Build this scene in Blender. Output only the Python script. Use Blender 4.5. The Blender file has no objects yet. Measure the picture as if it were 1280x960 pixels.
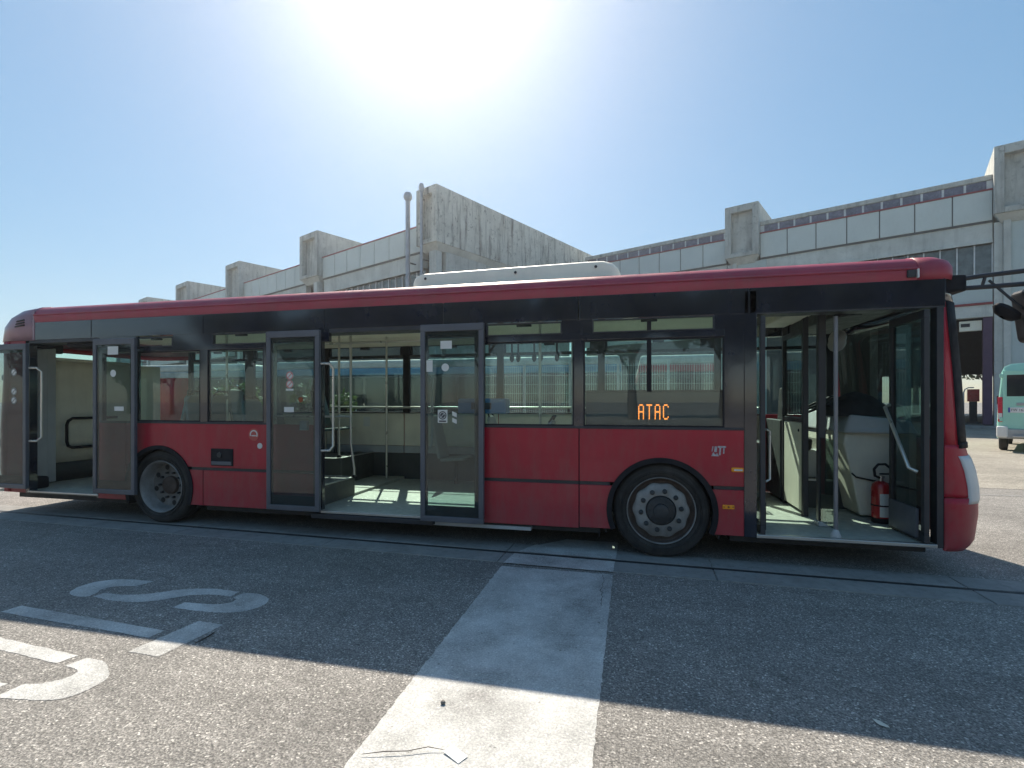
import bpy, math, random
from mathutils import Vector, Matrix
R = random.Random(7)
PI = math.pi
C = bpy.context.scene.collection
scn = bpy.context.scene

# ------------------------------------------------------------------ camera
TH = math.radians(13.285)
cam_d = bpy.data.cameras.new("camera")
cam_d.sensor_width = 36.0
cam_d.lens = 625.0 / 1280.0 * 36.0
cam_d.shift_y = 22.0 / 1280.0
cam_d.clip_start = 0.05
cam_d.clip_end = 3000
cam = bpy.data.objects.new("camera", cam_d)
C.objects.link(cam)
cam.location = (0, -5.16, 1.563)
cam.rotation_euler = (PI / 2, 0, TH)
scn.camera = cam

# ------------------------------------------------------------------ sky, sun, exposure
SUN_AZ = (-0.395, 0.919)
SUN_EL = math.radians(45.5)
world = bpy.data.worlds.new("World")
scn.world = world
world.use_nodes = True
wn = world.node_tree.nodes
wl = world.node_tree.links
bg = wn["Background"]
sky = wn.new("ShaderNodeTexSky")
sky.sky_type = 'NISHITA'
sky.sun_disc = False
sky.sun_elevation = SUN_EL
sky.sun_rotation = math.atan2(SUN_AZ[0], SUN_AZ[1])
sky.altitude = 20
sky.air_density = 1.0
sky.dust_density = 0.35
sky.ozone_density = 2.5
sky_gamma = wn.new("ShaderNodeGamma")          # softer contrast between the sun's side and the rest of a hazy sky
sky_gamma.inputs[1].default_value = 0.52
wl.new(sky.outputs[0], sky_gamma.inputs[0])
sky_sat = wn.new("ShaderNodeHueSaturation")
sky_sat.inputs["Saturation"].default_value = 1.6
sky_sat.inputs["Hue"].default_value = 0.493
wl.new(sky_gamma.outputs[0], sky_sat.inputs["Color"])
wl.new(sky_sat.outputs[0], bg.inputs[0])
bg.inputs[1].default_value = 0.082
sun_d = bpy.data.lights.new("sun", 'SUN')
sun_d.energy = 2.1
sun_d.angle = math.radians(0.5)
sun_d.color = (1.0, 0.91, 0.77)
sun = bpy.data.objects.new("sun", sun_d)
C.objects.link(sun)
sdir = Vector((SUN_AZ[0] * math.cos(SUN_EL), SUN_AZ[1] * math.cos(SUN_EL), math.sin(SUN_EL)))
sun.rotation_euler = sdir.to_track_quat('Z', 'Y').to_euler()
sun.location = sdir * 200
scn.view_settings.view_transform = 'Standard'
scn.view_settings.look = 'None'
scn.view_settings.gamma = 1.0
scn.view_settings.use_curve_mapping = False
scn.view_settings.exposure = 1.9
scn.cycles.max_bounces = 10
scn.cycles.transparent_max_bounces = 24
scn.cycles.glossy_bounces = 4
scn.cycles.diffuse_bounces = 6
scn.cycles.caustics_reflective = False
scn.cycles.caustics_refractive = False


# ------------------------------------------------------------------ materials
def new_mat(name):
    m = bpy.data.materials.new(name)
    m.use_nodes = True
    nt = m.node_tree
    return m, nt.nodes, nt.links, nt.nodes["Principled BSDF"]


def noise(N, L, vec, scale, detail=4, rough=0.55):
    t = N.new("ShaderNodeTexNoise")
    t.inputs["Scale"].default_value = scale
    t.inputs["Detail"].default_value = detail
    t.inputs["Roughness"].default_value = rough
    L.new(vec, t.inputs["Vector"])
    return t.outputs["Fac"]


def ramp(N, L, fac, stops):
    r = N.new("ShaderNodeValToRGB")
    el = r.color_ramp.elements
    while len(el) < len(stops):
        el.new(0.5)
    for e_, (p, c_) in zip(el, stops):
        e_.position = p
        e_.color = (c_, c_, c_, 1) if not isinstance(c_, tuple) else (*c_, 1)
    L.new(fac, r.inputs[0])
    return r.outputs[0]


def mixc(N, L, fac, a, b, mode='MIX'):
    m = N.new("ShaderNodeMix")
    m.data_type = 'RGBA'
    m.blend_type = mode
    for sock, val in ((m.inputs[0], fac), (m.inputs[6], a), (m.inputs[7], b)):
        if isinstance(val, (int, float)):
            sock.default_value = val
        elif isinstance(val, tuple):
            sock.default_value = (*val, 1)
        else:
            L.new(val, sock)
    return m.outputs[2]


def coords(N, L, stretch=None):
    t = N.new("ShaderNodeTexCoord")
    if stretch is None:
        return t.outputs["Object"]
    m = N.new("ShaderNodeMapping")
    m.inputs["Scale"].default_value = stretch
    L.new(t.outputs["Object"], m.inputs[0])
    return m.outputs[0]


def bump(N, L, B, h, strength, dist):
    b = N.new("ShaderNodeBump")
    b.inputs["Strength"].default_value = strength
    b.inputs["Distance"].default_value = dist
    L.new(h, b.inputs["Height"])
    L.new(b.outputs[0], B.inputs["Normal"])


def paint(name, col, rough=0.4, metal=0.0, var=0.15, scale=3.0, coat=0.0, dirt=0.0, bmp=0.0, bscale=60, stretch=None, spec=0.5):
    """solid colour with soft mottling, optional streaky grime and fine relief"""
    m, N, L, B = new_mat(name)
    v = coords(N, L, stretch)
    n = noise(N, L, v, scale, 5)
    lo = tuple(max(0, c_ * (1 - var)) for c_ in col)
    hi = tuple(min(1, c_ * (1 + var)) for c_ in col)
    base = ramp(N, L, n, [(0.3, lo), (0.7, hi)])
    if dirt:
        n2 = noise(N, L, coords(N, L, (2.2, 2.2, 0.5)), 4, 8, 0.7)
        f = ramp(N, L, n2, [(0.45, 0.0), (0.75, dirt)])
        base = mixc(N, L, f, base, (0.16, 0.14, 0.12))
    L.new(base, B.inputs["Base Color"])
    rr = ramp(N, L, noise(N, L, v, scale * 3, 4), [(0.3, max(0.02, rough * 0.8)), (0.7, min(1, rough * 1.25))])
    L.new(rr, B.inputs["Roughness"])
    B.inputs["Metallic"].default_value = metal
    B.inputs["Specular IOR Level"].default_value = spec
    if coat:
        B.inputs["Coat Weight"].default_value = coat
        B.inputs["Coat Roughness"].default_value = 0.06
    if bmp:
        bump(N, L, B, noise(N, L, v, bscale, 4), bmp, 0.01)
    return m


def add_splash(m):
    """dried road splash: dusty spatter whose patches get rarer with height"""
    N, L = m.node_tree.nodes, m.node_tree.links
    B = N["Principled BSDF"]
    src = B.inputs["Base Color"].links[0].from_socket
    v = coords(N, L)
    sx = N.new("ShaderNodeSeparateXYZ")
    L.new(v, sx.inputs[0])
    hgt = N.new("ShaderNodeMapRange")
    hgt.inputs[1].default_value = 0.25
    hgt.inputs[2].default_value = 1.1
    hgt.inputs[3].default_value = 0.30
    hgt.inputs[4].default_value = -0.05
    L.new(sx.outputs[2], hgt.inputs[0])
    ad = N.new("ShaderNodeMath")
    ad.operation = 'ADD'
    L.new(noise(N, L, coords(N, L, (1.0, 1.0, 0.6)), 5.5, 9, 0.72), ad.inputs[0])
    L.new(hgt.outputs[0], ad.inputs[1])
    f = ramp(N, L, ad.outputs[0], [(0.52, 0.0), (0.98, 0.36)])
    L.new(mixc(N, L, f, src, (0.20, 0.165, 0.14)), B.inputs["Base Color"])
    rsrc = B.inputs["Roughness"].links[0].from_socket
    L.new(mixc(N, L, f, rsrc, (0.8, 0.8, 0.8)), B.inputs["Roughness"])


def glass(name, tint, rough=0.0, ior=1.5, dust=0.0):
    """thin pane: clear tinted transmission with a Fresnel mirror and a little dust"""
    m = bpy.data.materials.new(name)
    m.use_nodes = True
    N = m.node_tree.nodes
    L = m.node_tree.links
    N.remove(N["Principled BSDF"])
    out = N["Material Output"]
    tr = N.new("ShaderNodeBsdfTransparent")
    tr.inputs[0].default_value = (*tint, 1)
    gl = N.new("ShaderNodeBsdfGlossy")
    gl.inputs["Roughness"].default_value = rough
    lw = N.new("ShaderNodeLayerWeight")            # Schlick reflectance, the same from both sides
    lw.inputs[0].default_value = 0.5
    pw = N.new("ShaderNodeMath")
    pw.operation = 'POWER'
    pw.inputs[1].default_value = 5.0
    L.new(lw.outputs["Facing"], pw.inputs[0])
    fr = N.new("ShaderNodeMath")
    fr.operation = 'MULTIPLY_ADD'
    fr.inputs[1].default_value = 0.95
    fr.inputs[2].default_value = 0.05
    L.new(pw.outputs[0], fr.inputs[0])
    v = coords(N, L)
    bpn = N.new("ShaderNodeBump")
    bpn.inputs["Strength"].default_value = 0.004
    bpn.inputs["Distance"].default_value = 0.05
    L.new(noise(N, L, v, 2.5, 2), bpn.inputs["Height"])
    L.new(bpn.outputs[0], gl.inputs["Normal"])
    mx = N.new("ShaderNodeMixShader")
    L.new(fr.outputs[0], mx.inputs[0])
    L.new(tr.outputs[0], mx.inputs[1])
    L.new(gl.outputs[0], mx.inputs[2])
    df = N.new("ShaderNodeBsdfDiffuse")
    df.inputs[0].default_value = (0.5, 0.52, 0.5, 1)
    mx2 = N.new("ShaderNodeMixShader")
    f = ramp(N, L, noise(N, L, v, 5, 6, 0.7), [(0.3, dust * 0.3), (0.8, dust)])
    L.new(f, mx2.inputs[0])
    L.new(mx.outputs[0], mx2.inputs[1])
    L.new(df.outputs[0], mx2.inputs[2])
    L.new(mx2.outputs[0], out.inputs[0])
    return m


def emit(name, col, s):
    m, N, L, B = new_mat(name)
    B.inputs["Base Color"].default_value = (0.02, 0.01, 0.0, 1)
    B.inputs["Emission Color"].default_value = (*col, 1)
    B.inputs["Emission Strength"].default_value = s
    return m


def asphalt_color(N, L, v, dark, light):
    big = noise(N, L, v, 0.55, 6, 0.6)
    mid = noise(N, L, v, 7.0, 5, 0.65)
    fine = noise(N, L, v, 95.0, 3, 0.6)
    vo = N.new("ShaderNodeTexVoronoi")
    vo.inputs["Scale"].default_value = 105.0
    L.new(v, vo.inputs["Vector"])
    cells = N.new("ShaderNodeSeparateColor")
    L.new(vo.outputs["Color"], cells.inputs[0])
    base = mixc(N, L, ramp(N, L, fine, [(0.35, 0.0), (0.68, 1.0)]), dark, light)
    stone = ramp(N, L, cells.outputs[0], [(0.0, 0.50), (0.75, 1.0), (0.93, 1.2), (1.0, 2.2)])
    base = mixc(N, L, 1.0, base, stone, 'MULTIPLY')
    base = mixc(N, L, 1.0, base, ramp(N, L, big, [(0.3, 0.78), (0.7, 1.18)]), 'MULTIPLY')
    base = mixc(N, L, 1.0, base, ramp(N, L, mid, [(0.3, 0.86), (0.7, 1.12)]), 'MULTIPLY')
    return base, vo.outputs["Distance"], fine


def asphalt(name, dark, light):
    m, N, L, B = new_mat(name)
    v = coords(N, L)
    base, dist, fine = asphalt_color(N, L, v, dark, light)
    st = ramp(N, L, noise(N, L, v, 1.3, 8, 0.75), [(0.58, 1.0), (0.72, 0.66)])
    base = mixc(N, L, 1.0, base, st, 'MULTIPLY')
    trk = ramp(N, L, noise(N, L, coords(N, L, (0.10, 1.5, 1)), 1.7, 5, 0.6), [(0.36, 0.88), (0.62, 1.06)])   # tyre wear along the lane
    base = mixc(N, L, 1.0, base, trk, 'MULTIPLY')
    drip = ramp(N, L, noise(N, L, v, 6.0, 3, 0.5), [(0.715, 1.0), (0.745, 0.5)])                              # oil drips
    base = mixc(N, L, 1.0, base, drip, 'MULTIPLY')
    L.new(base, B.inputs["Base Color"])
    B.inputs["Roughness"].default_value = 0.85
    bump(N, L, B, dist, 0.55, 0.006)
    return m


def road_paint(name, col, wear):
    m, N, L, B = new_mat(name)
    v = coords(N, L)
    asp, dist, fine = asphalt_color(N, L, v, (0.12, 0.116, 0.11), (0.35, 0.33, 0.30))
    lo = tuple(c_ * 0.84 for c_ in col)
    pc = mixc(N, L, ramp(N, L, noise(N, L, v, 3.5, 7, 0.7), [(0.3, 0.0), (0.7, 1.0)]), lo, col)
    pc = mixc(N, L, 1.0, pc, ramp(N, L, fine, [(0.3, 0.80), (0.6, 1.08)]), 'MULTIPLY')
    w1 = ramp(N, L, noise(N, L, v, 48, 5, 0.7), [(0.50 - wear, 1.0), (0.62 - wear, 0.0)])
    w2 = ramp(N, L, noise(N, L, v, 1.6, 5, 0.65), [(0.25, 0.9), (0.65, 0.25)])
    w = mixc(N, L, 1.0, w1, w2, 'MULTIPLY')
    chip = ramp(N, L, noise(N, L, v, 16, 8, 0.8), [(0.605 - wear * 0.2, 0.0), (0.64 - wear * 0.2, 0.85)])
    w = mixc(N, L, 1.0, w, chip, 'ADD')
    L.new(mixc(N, L, w, pc, asp), B.inputs["Base Color"])
    B.inputs["Roughness"].default_value = 0.75
    bump(N, L, B, dist, 0.4, 0.005)
    return m


def concrete(name, col, streak=0.5, scale=1.0, dark=(0.10, 0.10, 0.09)):
    m, N, L, B = new_mat(name)
    v = coords(N, L)
    n = noise(N, L, v, 1.1 * scale, 7, 0.65)
    base = ramp(N, L, n, [(0.3, tuple(c_ * 0.78 for c_ in col)), (0.7, tuple(min(1, c_ * 1.12) for c_ in col))])
    vs = coords(N, L, (1.6 * scale, 1.6 * scale, 0.16 * scale))
    s = noise(N, L, vs, 2.4, 7, 0.7)
    f = ramp(N, L, s, [(0.50, 0.0), (0.68, streak)])
    base = mixc(N, L, f, base, dark)
    blot = ramp(N, L, noise(N, L, v, 4.5 * scale, 6, 0.75), [(0.56, 0.0), (0.66, streak * 0.8)])
    base = mixc(N, L, blot, base, dark)
    L.new(base, B.inputs["Base Color"])
    B.inputs["Roughness"].default_value = 0.9
    bump(N, L, B, noise(N, L, v, 25 * scale, 5), 0.25, 0.02)
    return m


def leafmat(name, a, b):
    m, N, L, B = new_mat(name)
    g = N.new("ShaderNodeNewGeometry")
    col = ramp(N, L, g.outputs["Random Per Island"], [(0.0, a), (1.0, b)])
    L.new(col, B.inputs["Base Color"])
    B.inputs["Roughness"].default_value = 0.55
    tl = N.new("ShaderNodeBsdfTranslucent")
    L.new(col, tl.inputs[0])
    mx = N.new("ShaderNodeMixShader")
    mx.inputs[0].default_value = 0.3
    L.new(B.outputs[0], mx.inputs[1])
    L.new(tl.outputs[0], mx.inputs[2])
    L.new(mx.outputs[0], N["Material Output"].inputs[0])
    return m


M = dict(
    asphalt=asphalt("asphalt", (0.145, 0.137, 0.130), (0.44, 0.41, 0.37)),
    yard=asphalt("pale_paving", (0.26, 0.235, 0.20), (0.46, 0.42, 0.35)),
    stripe=road_paint("worn_white_stripe", (0.84, 0.83, 0.80), -0.10),
    letter=road_paint("white_letter_paint", (0.84, 0.83, 0.80), -0.09),
    strip=concrete("channel_concrete", (0.30, 0.29, 0.275), 0.35, 3.0),
    slot=paint("slot_iron", (0.02, 0.02, 0.022), 0.6),
    red=paint("red_bus_paint", (0.40, 0.013, 0.034), 0.36, var=0.12, scale=2.0, coat=0.12, dirt=0.22, spec=0.35, bmp=0.04, bscale=1.7),
    red_roof=paint("faded_red_roof", (0.36, 0.045, 0.075), 0.42, var=0.18, scale=2.5, dirt=0.22, stretch=(0.6, 1, 3)),
    roofwhite=paint("roof_grey", (0.55, 0.54, 0.52), 0.6, dirt=0.3),
    black=paint("gloss_black_panel", (0.016, 0.018, 0.030), 0.09, var=0.4, coat=0.9, dirt=0.05, bmp=0.05, bscale=1.6),
    rubber=paint("black_rubber", (0.018, 0.018, 0.022), 0.7, var=0.3, bmp=0.1, spec=0.2),
    mirrorblack=paint("mirror_black_plastic", (0.008, 0.009, 0.014), 0.5, var=0.2, spec=0.25),
    frame=paint("door_frame_grey", (0.10, 0.107, 0.13), 0.42, var=0.15, dirt=0.1),
    darkmetal=paint("dark_trim", (0.030, 0.032, 0.040), 0.45, var=0.2),
    tyre=paint("tyre_rubber", (0.028, 0.027, 0.027), 0.8, var=0.3, dirt=0.25, bmp=0.25, bscale=40),
    rim=paint("wheel_steel", (0.28, 0.275, 0.27), 0.55, 0.2, var=0.3, dirt=0.6, scale=6),
    rimdisc=paint("shaded_dirty_disc", (0.17, 0.165, 0.16), 0.6, 0.15, var=0.35, dirt=0.5, scale=7),  # darker base puts the dish's recess shade into the colour, with grime
    rimrust=paint("rusty_rim", (0.085, 0.06, 0.05), 0.7, 0.1, var=0.4, dirt=0.4, scale=8),
    hub=paint("dark_hub", (0.05, 0.052, 0.056), 0.55, 0.3, var=0.3),
    greypole=paint("grey_painted_pole", (0.20, 0.20, 0.22), 0.4, 0.3, var=0.08),
    rearcap=paint("faded_sheen_cap", (0.34, 0.20, 0.24), 0.32, var=0.15, coat=0.3, dirt=0.15),  # mauve grey puts the sky sheen on faded red into the colour
    alu=paint("aluminium", (0.50, 0.50, 0.49), 0.35, 0.8, var=0.12),
    steelpole=paint("brushed_steel_pole", (0.62, 0.60, 0.55), 0.32, 0.6, var=0.04),
    cream=paint("cream_interior", (0.78, 0.74, 0.63), 0.5, var=0.08, dirt=0.10),
    ceiling=paint("cream_ceiling", (0.80, 0.76, 0.63), 0.5, var=0.06),
    intgrey=paint("interior_grey", (0.45, 0.46, 0.47), 0.5, var=0.1, dirt=0.08),
    floor=paint("bus_floor_vinyl", (0.42, 0.43, 0.38), 0.6, var=0.15, scale=14, dirt=0.2, bmp=0.05),
    darkwall=paint("dark_kick_panel", (0.06, 0.065, 0.065), 0.6, var=0.15, dirt=0.1),
    seat=paint("teal_seat_shell", (0.09, 0.14, 0.14), 0.5, var=0.15),
    seatgrey=paint("grey_seat_shell", (0.36, 0.37, 0.38), 0.45, var=0.12),
    pane=glass("bus_window_glass", (0.88, 0.97, 0.95), dust=0.05),
    farpane=glass("far_window_glass", (0.82, 0.96, 0.93), dust=0.04),
    doorpane=glass("door_glass", (0.58, 0.68, 0.68), dust=0.06),
    screen=glass("windscreen_glass", (0.55, 0.66, 0.64), dust=0.02),
    lamp=paint("frosted_headlamp", (0.62, 0.63, 0.64), 0.35, var=0.05),
    amber=paint("amber_lens", (0.95, 0.34, 0.02), 0.25, var=0.1, scale=20),
    amberdark=paint("dark_amber", (0.25, 0.05, 0.01), 0.4),
    led=emit("led_orange", (1.0, 0.27, 0.04), 0.7),
    white=paint("white_plastic", (0.70, 0.70, 0.68), 0.45, var=0.06, dirt=0.06),
    podwhite=paint("roof_unit_white", (0.92, 0.86, 0.72), 0.42, var=0.05, dirt=0.08),
    sticker=paint("white_sticker", (0.68, 0.68, 0.66), 0.5, var=0.04),
    stickred=paint("red_print", (0.50, 0.08, 0.07), 0.5),
    stickblack=paint("black_print", (0.03, 0.03, 0.035), 0.5),
    silver=paint("worn_silver_print", (0.42, 0.42, 0.45), 0.5, var=0.35, scale=60),
    extred=paint("extinguisher_red", (0.42, 0.014, 0.02), 0.3, coat=0.4),
    fabric=paint("black_cloth", (0.018, 0.018, 0.02), 0.85, var=0.3, bmp=0.4, bscale=30),
    conc=concrete("weathered_concrete", (0.52, 0.52, 0.48), 0.55, 0.7),
    concbeam=concrete("stained_concrete_beam", (0.60, 0.59, 0.53), 0.95, 0.75, (0.06, 0.06, 0.052)),
    concpale=concrete("pale_concrete", (0.60, 0.61, 0.57), 0.2, 0.6),
    panel=paint("cladding_panel", (0.60, 0.64, 0.61), 0.55, var=0.05, scale=0.7, dirt=0.08),
    wallgrey=paint("grey_wall_panel", (0.50, 0.56, 0.545), 0.6, var=0.05, scale=0.6, dirt=0.08),
    coping=paint("red_coping", (0.28, 0.05, 0.05), 0.6),
    purple=paint("purple_door_post", (0.085, 0.045, 0.085), 0.6, var=0.15),
    rooflight=paint("violet_roof_light", (0.15, 0.14, 0.18), 0.25, var=0.3),
    mull=paint("white_mullion", (0.62, 0.64, 0.64), 0.5),
    bglass=paint("clerestory_glass", (0.13, 0.15, 0.15), 0.15, var=0.3),
    dark=paint("dark_hall", (0.045, 0.045, 0.05), 0.9, var=0.2),
    hallfloor=paint("hall_floor", (0.12, 0.12, 0.115), 0.7, var=0.2, scale=1),
    galv=paint("galvanised_pipe", (0.34, 0.36, 0.40), 0.5, 0.3, var=0.15),
    mint=paint("mint_van_paint", (0.34, 0.66, 0.55), 0.35, var=0.04, coat=0.4),
    vanwhite=paint("white_van_paint", (0.75, 0.75, 0.74), 0.35, var=0.04, coat=0.4),
    vanglass=paint("tinted_van_glass", (0.02, 0.025, 0.028), 0.06, var=0.2),
    tail=paint("tail_lamp_red", (0.55, 0.03, 0.06), 0.25, var=0.1, scale=8),
    bumper=paint("grey_bumper", (0.36, 0.37, 0.37), 0.6, var=0.15),
    plate=paint("plate_white", (0.68, 0.68, 0.68), 0.45),
    plateblue=paint("plate_blue", (0.03, 0.06, 0.35), 0.45),
    busblue=paint("parked_bus_blue", (0.10, 0.26, 0.40), 0.35, dirt=0.15),
    boxblue=paint("blue_box_paint", (0.03, 0.20, 0.42), 0.4),
    busgrey=paint("parked_bus_grey", (0.30, 0.33, 0.33), 0.4, dirt=0.15),
    leaf=leafmat("green_leaves", (0.030, 0.060, 0.020), (0.075, 0.12, 0.035)),
    leafdark=leafmat("dark_leaves", (0.022, 0.042, 0.018), (0.055, 0.085, 0.030)),
    flower=paint("white_petals", (0.7, 0.7, 0.66), 0.6),
    bark=paint("bark", (0.10, 0.075, 0.055), 0.9, var=0.3, bmp=0.5, bscale=14),
    wire=paint("fence_wire", (0.50, 0.54, 0.52), 0.5),
    dryleaf=paint("bleached_leaf", (0.62, 0.60, 0.52), 0.6),
    twig=paint("twig_brown", (0.06, 0.045, 0.035), 0.8),
    stone=paint("grey_stone", (0.20, 0.18, 0.16), 0.8, bmp=0.5),
    crack=paint("crack_dark", (0.04, 0.038, 0.036), 0.9),
)


add_splash(M['red'])


# ------------------------------------------------------------------ mesh builder
class MB:
    def __init__(self):
        self.v = []
        self.f = []

    def add(self, vs, fs):
        k = len(self.v)
        self.v += [tuple(p) for p in vs]
        self.f += [tuple(i + k for i in q) for q in fs]
        return self

    def box(self, x0, x1, y0, y1, z0, z1):
        vs = [(x, y, z) for x in (x0, x1) for y in (y0, y1) for z in (z0, z1)]
        return self.add(vs, [(0, 1, 3, 2), (4, 6, 7, 5), (0, 4, 5, 1), (2, 3, 7, 6), (0, 2, 6, 4), (1, 5, 7, 3)])

    def hexa(self, b, t):
        """solid between a bottom and a top quad"""
        return self.add(list(b) + list(t), [(3, 2, 1, 0), (4, 5, 6, 7), (0, 1, 5, 4), (1, 2, 6, 5), (2, 3, 7, 6), (3, 0, 4, 7)])

    def prism(self, poly, a, b, ax='y'):
        """2-D outline extruded along an axis: y -> (x,z), x -> (y,z), z -> (x,y)"""
        n = len(poly)

        def p3(p, w):
            return (p[0], w, p[1]) if ax == 'y' else (w, p[0], p[1]) if ax == 'x' else (p[0], p[1], w)
        vs = [p3(p, a) for p in poly] + [p3(p, b) for p in poly]
        fs = [tuple(range(n)), tuple(range(2 * n - 1, n - 1, -1))]
        fs += [(i, i + n, (i + 1) % n + n, (i + 1) % n) for i in range(n)]
        return self.add(vs, fs)

    def tube(self, pts, r, n=10, caps=True):
        pts = [Vector(p) for p in pts]
        rs = r if isinstance(r, (list, tuple)) else [r] * len(pts)
        vs = []
        up = None
        for i, p in enumerate(pts):
            d = (pts[min(i + 1, len(pts) - 1)] - pts[max(i - 1, 0)]).normalized()
            if up is None:
                up = Vector((0, 0, 1)) if abs(d.z) < 0.9 else Vector((1, 0, 0))
            s_ = d.cross(up)
            if s_.length < 1e-4:
                s_ = d.cross(Vector((0.3, 1, 0.1)))
            s_.normalize()
            up = s_.cross(d).normalized()
            for k in range(n):
                a = 2 * PI * k / n
                vs.append(p + (s_ * math.cos(a) + up * math.sin(a)) * rs[i])
        fs = []
        for i in range(len(pts) - 1):
            for k in range(n):
                fs.append((i * n + k, i * n + (k + 1) % n, (i + 1) * n + (k + 1) % n, (i + 1) * n + k))
        if caps:
            fs.append(tuple(range(n - 1, -1, -1)))
            fs.append(tuple((len(pts) - 1) * n + k for k in range(n)))
        return self.add(vs, fs)

    def lathe(self, prof, cx, cy, cz, ax='y', n=40, wob=None, cap=True):
        """profile of (radius, offset along the axis) turned about an axis through (cx,cy,cz)"""
        vs = []
        for j, (r, h) in enumerate(prof):
            for k in range(n):
                a = 2 * PI * k / n
                rr = r * (wob(j, a) if wob else 1)
                c_, s_ = rr * math.cos(a), rr * math.sin(a)
                vs.append((cx + c_, cy + h, cz + s_) if ax == 'y' else (cx + c_, cy + s_, cz + h) if ax == 'z' else (cx + h, cy + c_, cz + s_))
        fs = []
        for i in range(len(prof) - 1):
            for k in range(n):
                fs.append((i * n + k, i * n + (k + 1) % n, (i + 1) * n + (k + 1) % n, (i + 1) * n + k))
        if cap:
            fs.append(tuple((len(prof) - 1) * n + k for k in range(n)))
        return self.add(vs, fs)

    def loft(self, rings, closed=False, caps=False):
        n = len(rings[0])
        vs = [p for r in rings for p in r]
        fs = []
        for i in range(len(rings) - 1):
            for k in range(n if closed else n - 1):
                fs.append((i * n + k, i * n + (k + 1) % n, (i + 1) * n + (k + 1) % n, (i + 1) * n + k))
        if caps:
            fs.append(tuple(range(n - 1, -1, -1)))
            fs.append(tuple((len(rings) - 1) * n + k for k in range(n)))
        return self.add(vs, fs)

    def build(self, name, mat, parent=None, bevel=0.0, smooth=False, thick=0.0, seg=2, fixn=True):
        me = bpy.data.meshes.new(name)
        me.from_pydata(self.v, [], self.f)
        if fixn:
            import bmesh
            bm = bmesh.new()
            bm.from_mesh(me)
            bmesh.ops.recalc_face_normals(bm, faces=bm.faces)
            bm.to_mesh(me)
            bm.free()
        me.materials.append(M[mat] if isinstance(mat, str) else mat)
        o = bpy.data.objects.new(name, me)
        C.objects.link(o)
        if smooth:
            for p in me.polygons:
                p.use_smooth = True
            try:
                me.set_sharp_from_angle(angle=math.radians(38))
            except Exception:
                pass
        if thick:
            s_ = o.modifiers.new("thickness", 'SOLIDIFY')
            s_.thickness = thick
            s_.offset = 0
        if bevel:
            b = o.modifiers.new("bevel", 'BEVEL')
            b.width = bevel
            b.segments = seg
            b.limit_method = 'ANGLE'
            b.angle_limit = math.radians(40)
        if parent is not None:
            adopt(o, parent)
        return o


WORLD = {}


def wm(o):
    m = Matrix.LocRotScale(o.location, o.rotation_euler, o.scale)
    if o.parent:
        return wm(o.parent) @ o.matrix_parent_inverse @ m
    return m


def adopt(o, parent, keep=True):
    o.parent = parent
    if keep:
        o.matrix_parent_inverse = wm(parent).inverted()


def thing(name, label, cat, loc=(0, 0, 0), rz=0, group=None):
    o = bpy.data.objects.new(name, None)
    C.objects.link(o)
    o.empty_display_size = 0.3
    o.location = loc
    o.rotation_euler = (0, 0, rz)
    o["label"] = label
    o["category"] = cat
    if group:
        o["group"] = group
    return o


def tag(o, label, cat, group=None):
    o["label"] = label
    o["category"] = cat
    if group:
        o["group"] = group
    return o


def structure(o):
    o["kind"] = "structure"
    return o


def copy_tree(o, parent=None):
    c = o.copy()
    C.objects.link(c)
    if parent is not None:
        c.parent = parent
        c.matrix_parent_inverse = o.matrix_parent_inverse.copy()
    for ch in list(o.children):
        copy_tree(ch, c)
    return c


def arcpts(cx, cz, r, a0, a1, n):
    return [(cx + r * math.cos(math.radians(a0 + (a1 - a0) * i / n)), cz + r * math.sin(math.radians(a0 + (a1 - a0) * i / n))) for i in range(n + 1)]


def text_mesh(body, size, depth=0.0):
    cu = bpy.data.curves.new("lettering", 'FONT')
    cu.body = body
    cu.size = size
    cu.extrude = depth
    cu.align_x = 'CENTER'
    cu.align_y = 'CENTER'
    o = bpy.data.objects.new("lettering", cu)
    C.objects.link(o)
    dg = bpy.context.evaluated_depsgraph_get()
    me = bpy.data.meshes.new_from_object(o.evaluated_get(dg))
    vs = [tuple(v.co) for v in me.vertices]
    fs = [tuple(p.vertices) for p in me.polygons]
    bpy.data.objects.remove(o)
    bpy.data.curves.remove(cu)
    bpy.data.meshes.remove(me)
    return vs, fs


# ------------------------------------------------------------------ ground
g = MB()
xs = [-900, -60, -20, -8, 0, 8, 20, 60, 900]
ys = [-900, -60, -15, -4, 0, 7, 20, 60, 900]
for i in range(8):
    for j in range(8):
        g.add([(xs[i], ys[j], 0), (xs[i + 1], ys[j], 0), (xs[i + 1], ys[j + 1], 0), (xs[i], ys[j + 1], 0)], [(0, 1, 2, 3)])
ground = structure(g.build("ground", "asphalt", fixn=False))

yard = structure(MB().prism([(-60, 6.4), (60, 4.9), (60, 45), (-60, 45)], 0.004, 0.0045, 'z').build("pale_yard", "yard"))
seam = MB().prism([(-20, 5.42), (40, 3.92), (40, 4.01), (-20, 5.51)], 0.004, 0.0044, 'z').build("seam_strip", "strip", yard)

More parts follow.
